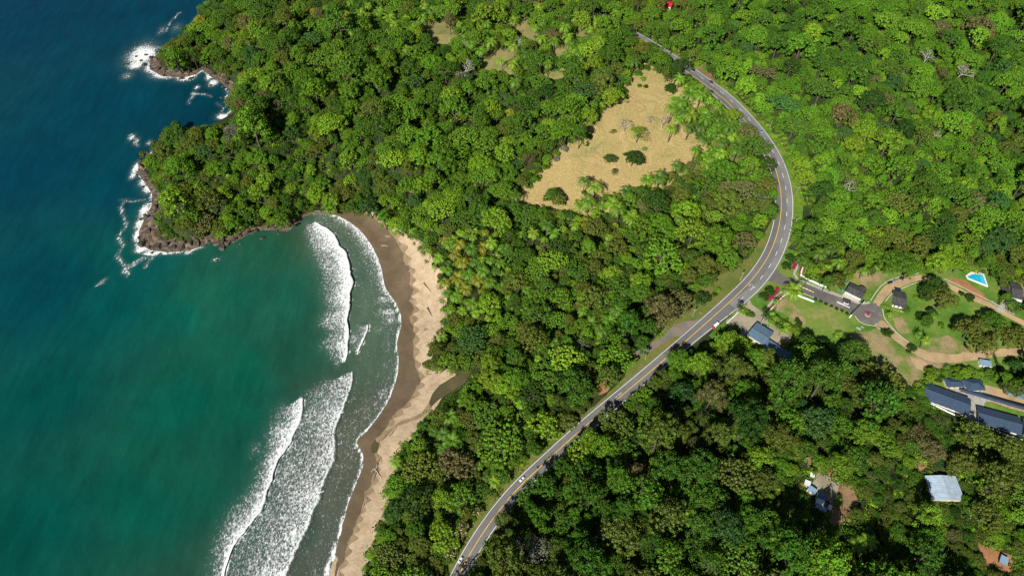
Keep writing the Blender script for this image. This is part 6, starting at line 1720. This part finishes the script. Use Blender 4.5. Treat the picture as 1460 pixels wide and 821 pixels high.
FAMILY = {'round': 'broadleaf_tree', 'fine': 'broadleaf_tree', 'tall': 'broadleaf_tree', 'open': 'broadleaf_tree', 'broad': 'umbrella_tree', 'palm': 'palm_tree', 'slim_palm': 'palm_tree', 'bigleaf': 'banana_plant', 'shrub': 'shrub', 'flower': 'flowering_tree', 'bare': 'bare_tree'}
CAP = {'broadleaf_tree': 300, 'umbrella_tree': 290, 'palm_tree': 290, 'banana_plant': 60, 'shrub': 150, 'flowering_tree': 50, 'bare_tree': 60}
LANDMARK = [(202, 82, 'the surf-washed tip of the upper headland'), (330, 125, 'the rocky cove between the two headlands'), (256, 174, 'the upper shore of the lower headland'), (225, 325, 'the brown rocks of the lower headland tip'), (335, 345, 'the rock shelf under the lower headland'), (440, 302, 'the corner where headland and beach meet'),
            (431, 74, 'the yellow crown of the upper headland'), (282, 4, 'the topmost forest edge above the sea'), (530, 310, 'the shaded northern end of the beach'), (628, 420, 'the widest part of the pale sand'), (640, 545, 'the brown river mouth'), (548, 695, 'the crossed driftwood on the lower beach'), (515, 815, 'the bottom end of the beach'), (663, 92, 'the wide grey leafless crown by the dry clearing'),
            (712, 82, 'the dry grass clearing near the top'), (790, 103, 'the orange soil under the paired umbrella trees'), (745, 285, 'the left tip of the golden pasture'), (838, 180, 'the left corner of the golden pasture'), (912, 95, 'the top tip of the golden pasture'), (902, 224, 'the dark dense tree on the golden pasture'), (880, 285, 'the lower edge of the golden pasture'), (1000, 190, 'the palm grove right of the pasture'),
            (992, 99, 'the bare soil beside the upper road'), (953, 7, 'the bright red roof'), (1047, 97, 'the big umbrella crown above the upper road'), (1085, 188, 'the blue-grey car on the upper curve'), (1122, 272, 'the outermost point of the road curve'), (1055, 395, 'the utility pole opposite the driveway'), (969, 425, 'the round brown tree on the grass verge'), (958, 474, 'the gravel track'), (857, 550, 'the red soil hollow above the lower road'),
            (745, 684, 'the white car on the lower road'), (657, 798, 'the white hatchback at the bottom'), (935, 525, 'the shaded road bend'), (1088, 478, 'the blue-grey roofed building'), (1165, 485, 'the foot of the entrance lawn'), (1130, 412, 'the big palm at the driveway'), (1220, 415, 'the gate house with the white porch'), (1322, 392, 'the top of the dirt road curve'), (1392, 398, 'the swimming pool'), (1452, 415, 'the house with the paved drive'),
            (1287, 430, 'the bungalow in the dirt road curve'), (1275, 525, 'the brown slope below the dirt road'), (1345, 568, 'the largest navy hall'), (1425, 598, 'the second navy roofed block'), (1342, 695, 'the white tin roofed house'), (1180, 705, 'the forest yard'), (1166, 651, 'the brown cabin'), (1086, 599, 'the half-buried pale hut'), (1418, 795, 'the dirt clearing at the bottom right'), (1455, 5, 'the top right corner'),
            (1455, 190, 'the middle of the upper right edge'), (1324, 78, 'the bare white tree of the upper right forest'), (1399, 34, 'the biggest brown crown at the top right'), (1204, 160, 'the brown crown right of the upper curve'), (945, 362, 'the brightest umbrella crown of the middle forest'), (705, 310, 'the big lime crown below the pasture'), (713, 629, 'the huge umbrella crown above the lower road'), (1455, 815, 'the bottom right corner'), (950, 815, 'the middle of the bottom edge'),
            (660, 385, 'the yellow-green palms behind the beach'), (1246, 58, 'the wide umbrella crown of the upper right forest'), (828, 642, 'the lime crown beside the lower road'), (1405, 510, 'the blue-white storage shed'), (1196, 478, 'the island bed on the lawn'), (853, 760, 'the white bare tree near the bottom'), (550, 180, 'the forest midway between headland and pasture'), (1300, 270, 'the forest centre above the dirt road curve'),
            (780, 420, 'the heart of the middle forest'), (1080, 700, 'the heart of the lower forest'), (1250, 600, 'the forest left of the navy halls')]
ORD = ['', 'second', 'third', 'fourth', 'fifth', 'sixth', 'seventh', 'eighth', 'ninth', 'tenth', 'eleventh', 'twelfth', 'thirteenth', 'fourteenth', 'fifteenth']


def ordn(k): return ORD[k] if k < len(ORD) else '%d%s' % (k + 1, {1: 'st', 2: 'nd', 3: 'rd'}.get((k + 1) % 10 if (k + 1) % 100 not in (11, 12, 13) else 0, 'th'))


def size_word(t):
    f = FAMILY[t['kind']]; R = t['R']
    if f == 'shrub': return 'low' if R < 2.4 else 'broad'
    if f in ('palm_tree', 'banana_plant'): return 'small' if R < 4.2 else 'tall'
    return 'small' if R < 4.8 else 'mid-sized' if R < 7 else 'large' if R < 9.6 else 'huge'


SHAPE = {'round': 'clumpy-crowned tree', 'fine': 'smooth-domed tree', 'tall': 'narrow-crowned tree', 'open': 'thin-crowned tree', 'broad': 'umbrella tree', 'palm': 'feathery palm', 'slim_palm': 'slim-trunked palm', 'bigleaf': 'big-leaved plant', 'shrub': 'rounded shrub', 'flower': 'pale-blossomed tree', 'bare': 'leafless pale-limbed tree'}
GROUPN = {'broadleaf_tree': 'broadleaf forest trees', 'umbrella_tree': 'flat-topped umbrella trees', 'palm_tree': 'palms', 'banana_plant': 'big-leaved plants', 'shrub': 'shrubs', 'flowering_tree': 'pale-blossomed trees', 'bare_tree': 'leafless trees'}
CATN = {'broadleaf_tree': 'tree', 'umbrella_tree': 'tree', 'palm_tree': 'palm', 'banana_plant': 'plant', 'shrub': 'shrub', 'flowering_tree': 'tree', 'bare_tree': 'tree'}
classes = {}
for i, t in enumerate(TREES):
    t['cls'] = (t['kind'], size_word(t), t['key'] if t['kind'] != 'bare' else '')
    if t['vis'] >= 2: classes.setdefault(t['cls'], []).append(i)
LM = np.array([(a, b) for a, b, _ in LANDMARK], float)
RANK = {}
for c, ids in classes.items():
    P = np.array([(TREES[i]['px'], TREES[i]['py']) for i in ids])
    Dm = np.hypot(P[:, 0][:, None] - LM[:, 0], P[:, 1][:, None] - LM[:, 1])
    rk = np.argsort(np.argsort(Dm, axis=0), axis=0)
    for a, i in enumerate(ids):
        best = min(range(len(LM)), key=lambda m: rk[a, m] * 60 + Dm[a, m])
        RANK[i] = (int(rk[a, best]), LANDMARK[best][2])

chosen = set()
for fam, cap in CAP.items():
    ids = [i for i, t in enumerate(TREES) if FAMILY[t['kind']] == fam and t['vis'] >= 3]
    ids.sort(key=lambda i: -TREES[i]['vis'])
    chosen |= set(ids[:cap])


def tree_object(i, t):
    fam = FAMILY[t['kind']]; pr = PROTO[t['kind']][t['var']]
    k, lm = RANK[i]
    w = '%s %s %s' % (size_word(t), '' if t['kind'] == 'bare' else t['key'], SHAPE[t['kind']])
    lab = ' '.join(w.split()) + ', ' + (ordn(k) + ' ' if k else '') + 'nearest to ' + lm
    root = thing(fam, lab, CATN[fam], (t['x'], t['y'], t['z']), t['rz'], GROUPN[fam])
    root.scale = (t['s'], t['s'], t['s'] * t['hz'])
    parts = [('trunk', pr['trunk'])] if fam not in ('shrub',) else []
    parts.append(('fronds' if fam in ('palm_tree',) else 'leaves' if fam in ('banana_plant', 'shrub') else 'crown', pr['crown']))
    for n, me_ in parts:
        o = bpy.data.objects.new(n, me_); COL.objects.link(o); o.parent = root
        o['tint'] = [float(v) for v in t['tint']] + [1.0]


for i in sorted(chosen): tree_object(i, TREES[i])
rest = [t for i, t in enumerate(TREES) if i not in chosen]
print('individual', len(chosen), 'rest', len(rest))

# low growth in the gaps
pu = np.stack([rng.uniform(-170, 1630, 16000), rng.uniform(-80, 960, 16000)], 1)
ux, uy, uz = unproj(pu[:, 0], pu[:, 1])
du, _, _ = seg_dist(ux, uy, COAST); dr, _, _ = seg_dist(ux, uy, ROADP)
qx, qy, _ = proj(ux, uy, uz + 1.5)
ok = inside(ux, uy, LAND) & (du > 5) & (dr > 9) & ~clear_at(qx, qy) & ~clear_at(pu[:, 0], pu[:, 1])
UND = [dict(x=a, y=b, z=c, kind='tuft', var=int(rng.integers(0, 3)), s=rng.uniform(.7, 1.7), rz=rng.uniform(0, 6.28), tint=np.array(TINT[str(rng.choice([MG, B_, D, O, L_]))]) * rng.uniform(.8, 1.1)) for a, b, c in zip(ux[ok], uy[ok], uz[ok])]


# tall grass and scrub on the bank right of the upper road
for _ in range(1500):
    k = int(rng.integers(0, len(ROADY))); of = rng.uniform(10.5, 22)
    if ROAD_S[k] < S3 + 120: continue
    a_, b_ = ROADY[k][0] + ROADN[k][0] * (ROAD_R[k] - 8.5 + of) , ROADY[k][1] + ROADN[k][1] * (ROAD_R[k] - 8.5 + of)
    if rng.random() > (of - 9) / 10: continue
    UND.append(dict(x=a_, y=b_, z=float(hgt(a_, b_)[0]) - .1, kind='tuft', var=int(rng.integers(0, 3)), s=rng.uniform(.45, 1.15), rz=rng.uniform(0, 6.28), tint=np.array(TINT[str(rng.choice([B_, L_, L_, O]))]) * rng.uniform(.85, 1.15)))


def scatter(name, items, protos, kindname):
    """one stuff object: points carrying instances of the prototype meshes"""
    coll = bpy.data.collections.new(name + '_sources'); idx = {}
    for n, (key, me_) in enumerate(sorted(protos.items())):
        o = bpy.data.objects.new('source_%03d' % n, me_); coll.objects.link(o); idx[key] = n
    me_ = bpy.data.meshes.new(name)
    me_.vertices.add(len(items)); me_.vertices.foreach_set('co', np.array([(t['x'], t['y'], t['z']) for t in items], np.float32).ravel())
    a = me_.attributes.new('pick', 'INT', 'POINT'); a.data.foreach_set('value', np.array([idx[(t['kind'], t['var'])] for t in items], np.int32))
    a = me_.attributes.new('turn', 'FLOAT_VECTOR', 'POINT'); a.data.foreach_set('vector', np.array([(0, 0, t['rz']) for t in items], np.float32).ravel())
    a = me_.attributes.new('size', 'FLOAT_VECTOR', 'POINT'); a.data.foreach_set('vector', np.array([(t['s'], t['s'], t['s'] * t.get('hz', 1.0)) for t in items], np.float32).ravel())
    a = me_.attributes.new('tint', 'FLOAT_COLOR', 'POINT'); a.data.foreach_set('color', np.array([(*t['tint'], 1) for t in items], np.float32).ravel())
    o = tag(obj(name, me_), kind='stuff')
    ng = bpy.data.node_groups.new(name, 'GeometryNodeTree')
    ng.interface.new_socket('Geometry', in_out='INPUT', socket_type='NodeSocketGeometry'); ng.interface.new_socket('Geometry', in_out='OUTPUT', socket_type='NodeSocketGeometry')
    N = ng.nodes; gi = N.new('NodeGroupInput'); go = N.new('NodeGroupOutput'); ip = N.new('GeometryNodeInstanceOnPoints'); ci = N.new('GeometryNodeCollectionInfo')
    ci.inputs['Collection'].default_value = coll; ci.inputs['Separate Children'].default_value = True; ci.inputs['Reset Children'].default_value = True
    ip.inputs['Pick Instance'].default_value = True

    def at(nm, ty):
        n = N.new('GeometryNodeInputNamedAttribute'); n.data_type = ty; n.inputs['Name'].default_value = nm
        return [s for s in n.outputs if s.enabled and s.name == 'Attribute'][0]
    lk = ng.links.new
    lk(gi.outputs[0], ip.inputs['Points']); lk(ci.outputs[0], ip.inputs['Instance']); lk(at('pick', 'INT'), ip.inputs['Instance Index']); lk(at('turn', 'FLOAT_VECTOR'), ip.inputs['Rotation']); lk(at('size', 'FLOAT_VECTOR'), ip.inputs['Scale'])
    lk(ip.outputs[0], go.inputs[0])
    md = o.modifiers.new('scatter', 'NODES'); md.node_group = ng
    return o


scatter('forest', rest, {(k, v): p['joined'] for k, L in PROTO.items() for v, p in enumerate(L)}, 'forest')
scatter('undergrowth', UND, {('tuft', v): m_ for v, m_ in enumerate(TUFTS)}, 'undergrowth')

# labels of the rocks, counted the same way
RL = [(200, 85, 'the surf-washed tip of the upper headland'), (250, 102, 'the middle of the upper headland shore'), (322, 115, 'the cove between the headlands'), (330, 166, 'the inner end of the cove'), (198, 236, 'the upper corner of the lower headland'), (222, 292, 'the left flank of the lower headland'), (203, 347, 'the lone dark tip boulder'),
      (225, 325, 'the shrubs above the lower headland rocks'), (262, 350, 'the tan rock slabs of the lower headland'), (320, 350, 'the dark shelf under the lower headland'), (373, 335, 'the reef rock in the green shallows'), (395, 327, 'the leaning trees before the beach corner'), (436, 305, 'the beach corner'), (308, 371, 'the lone wave-washed rock in the bay')]
rc = {}
for q in ROCK_OBJS:
    px, py, _ = proj(q[1], q[2], q[3]); rc.setdefault(('large' if q[4] > 3 else 'small', 'dark wet' if q[5] else 'tan'), []).append((q[0], float(px), float(py)))
for (sz, cl), L in rc.items():
    P = np.array([(a[1], a[2]) for a in L]); R_ = np.array([(a, b) for a, b, _ in RL], float)
    Dm = np.hypot(P[:, 0][:, None] - R_[:, 0], P[:, 1][:, None] - R_[:, 1]); rk = np.argsort(np.argsort(Dm, axis=0), axis=0)
    for a, (o, _, _) in enumerate(L):
        b = min(range(len(R_)), key=lambda m: rk[a, m] * 12 + Dm[a, m]); k = int(rk[a, b])
        tag(o, '%s %s shore rock, %snearest to %s' % (sz, cl, ordn(k) + ' ' if k else '', RL[b][2]), 'rock', 'rocks along the headland shore')

# ------------------------------------------------------------------ light
SUND = Vector((.395, .763, -.678)).normalized()
sun = bpy.data.lights.new('sun', 'SUN'); sun.energy = 5.0; sun.angle = math.radians(.5); sun.color = (1.0, .955, .87)
so = bpy.data.objects.new('sun', sun); COL.objects.link(so); so.rotation_euler = SUND.to_track_quat('-Z', 'Y').to_euler(); so.location = (-300, -300, 900)
wd = bpy.data.worlds.new('World'); SC.world = wd; wd.use_nodes = True
nt = wd.node_tree; sk = nt.nodes.new('ShaderNodeTexSky'); sk.sky_type = 'NISHITA'; sk.sun_disc = False
sk.sun_elevation = math.asin(-SUND.z); sk.sun_rotation = math.atan2(-SUND.x, -SUND.y)
sk.air_density = 1.0; sk.dust_density = .6
bg = nt.nodes['Background']; bg.inputs['Strength'].default_value = .044
nt.links.new(sk.outputs[0], bg.inputs[0])
SC.view_settings.view_transform = 'Standard'; SC.view_settings.look = 'None'; SC.view_settings.gamma = 1; SC.view_settings.exposure = .36; SC.view_settings.use_curve_mapping = False
SC.cycles.max_bounces = 4; SC.cycles.diffuse_bounces = 2; SC.cycles.glossy_bounces = 2; SC.cycles.transmission_bounces = 2
SC.cycles.use_denoising = False
SC.cycles.pixel_filter_type = 'BLACKMAN_HARRIS'; SC.cycles.filter_width = 1.4
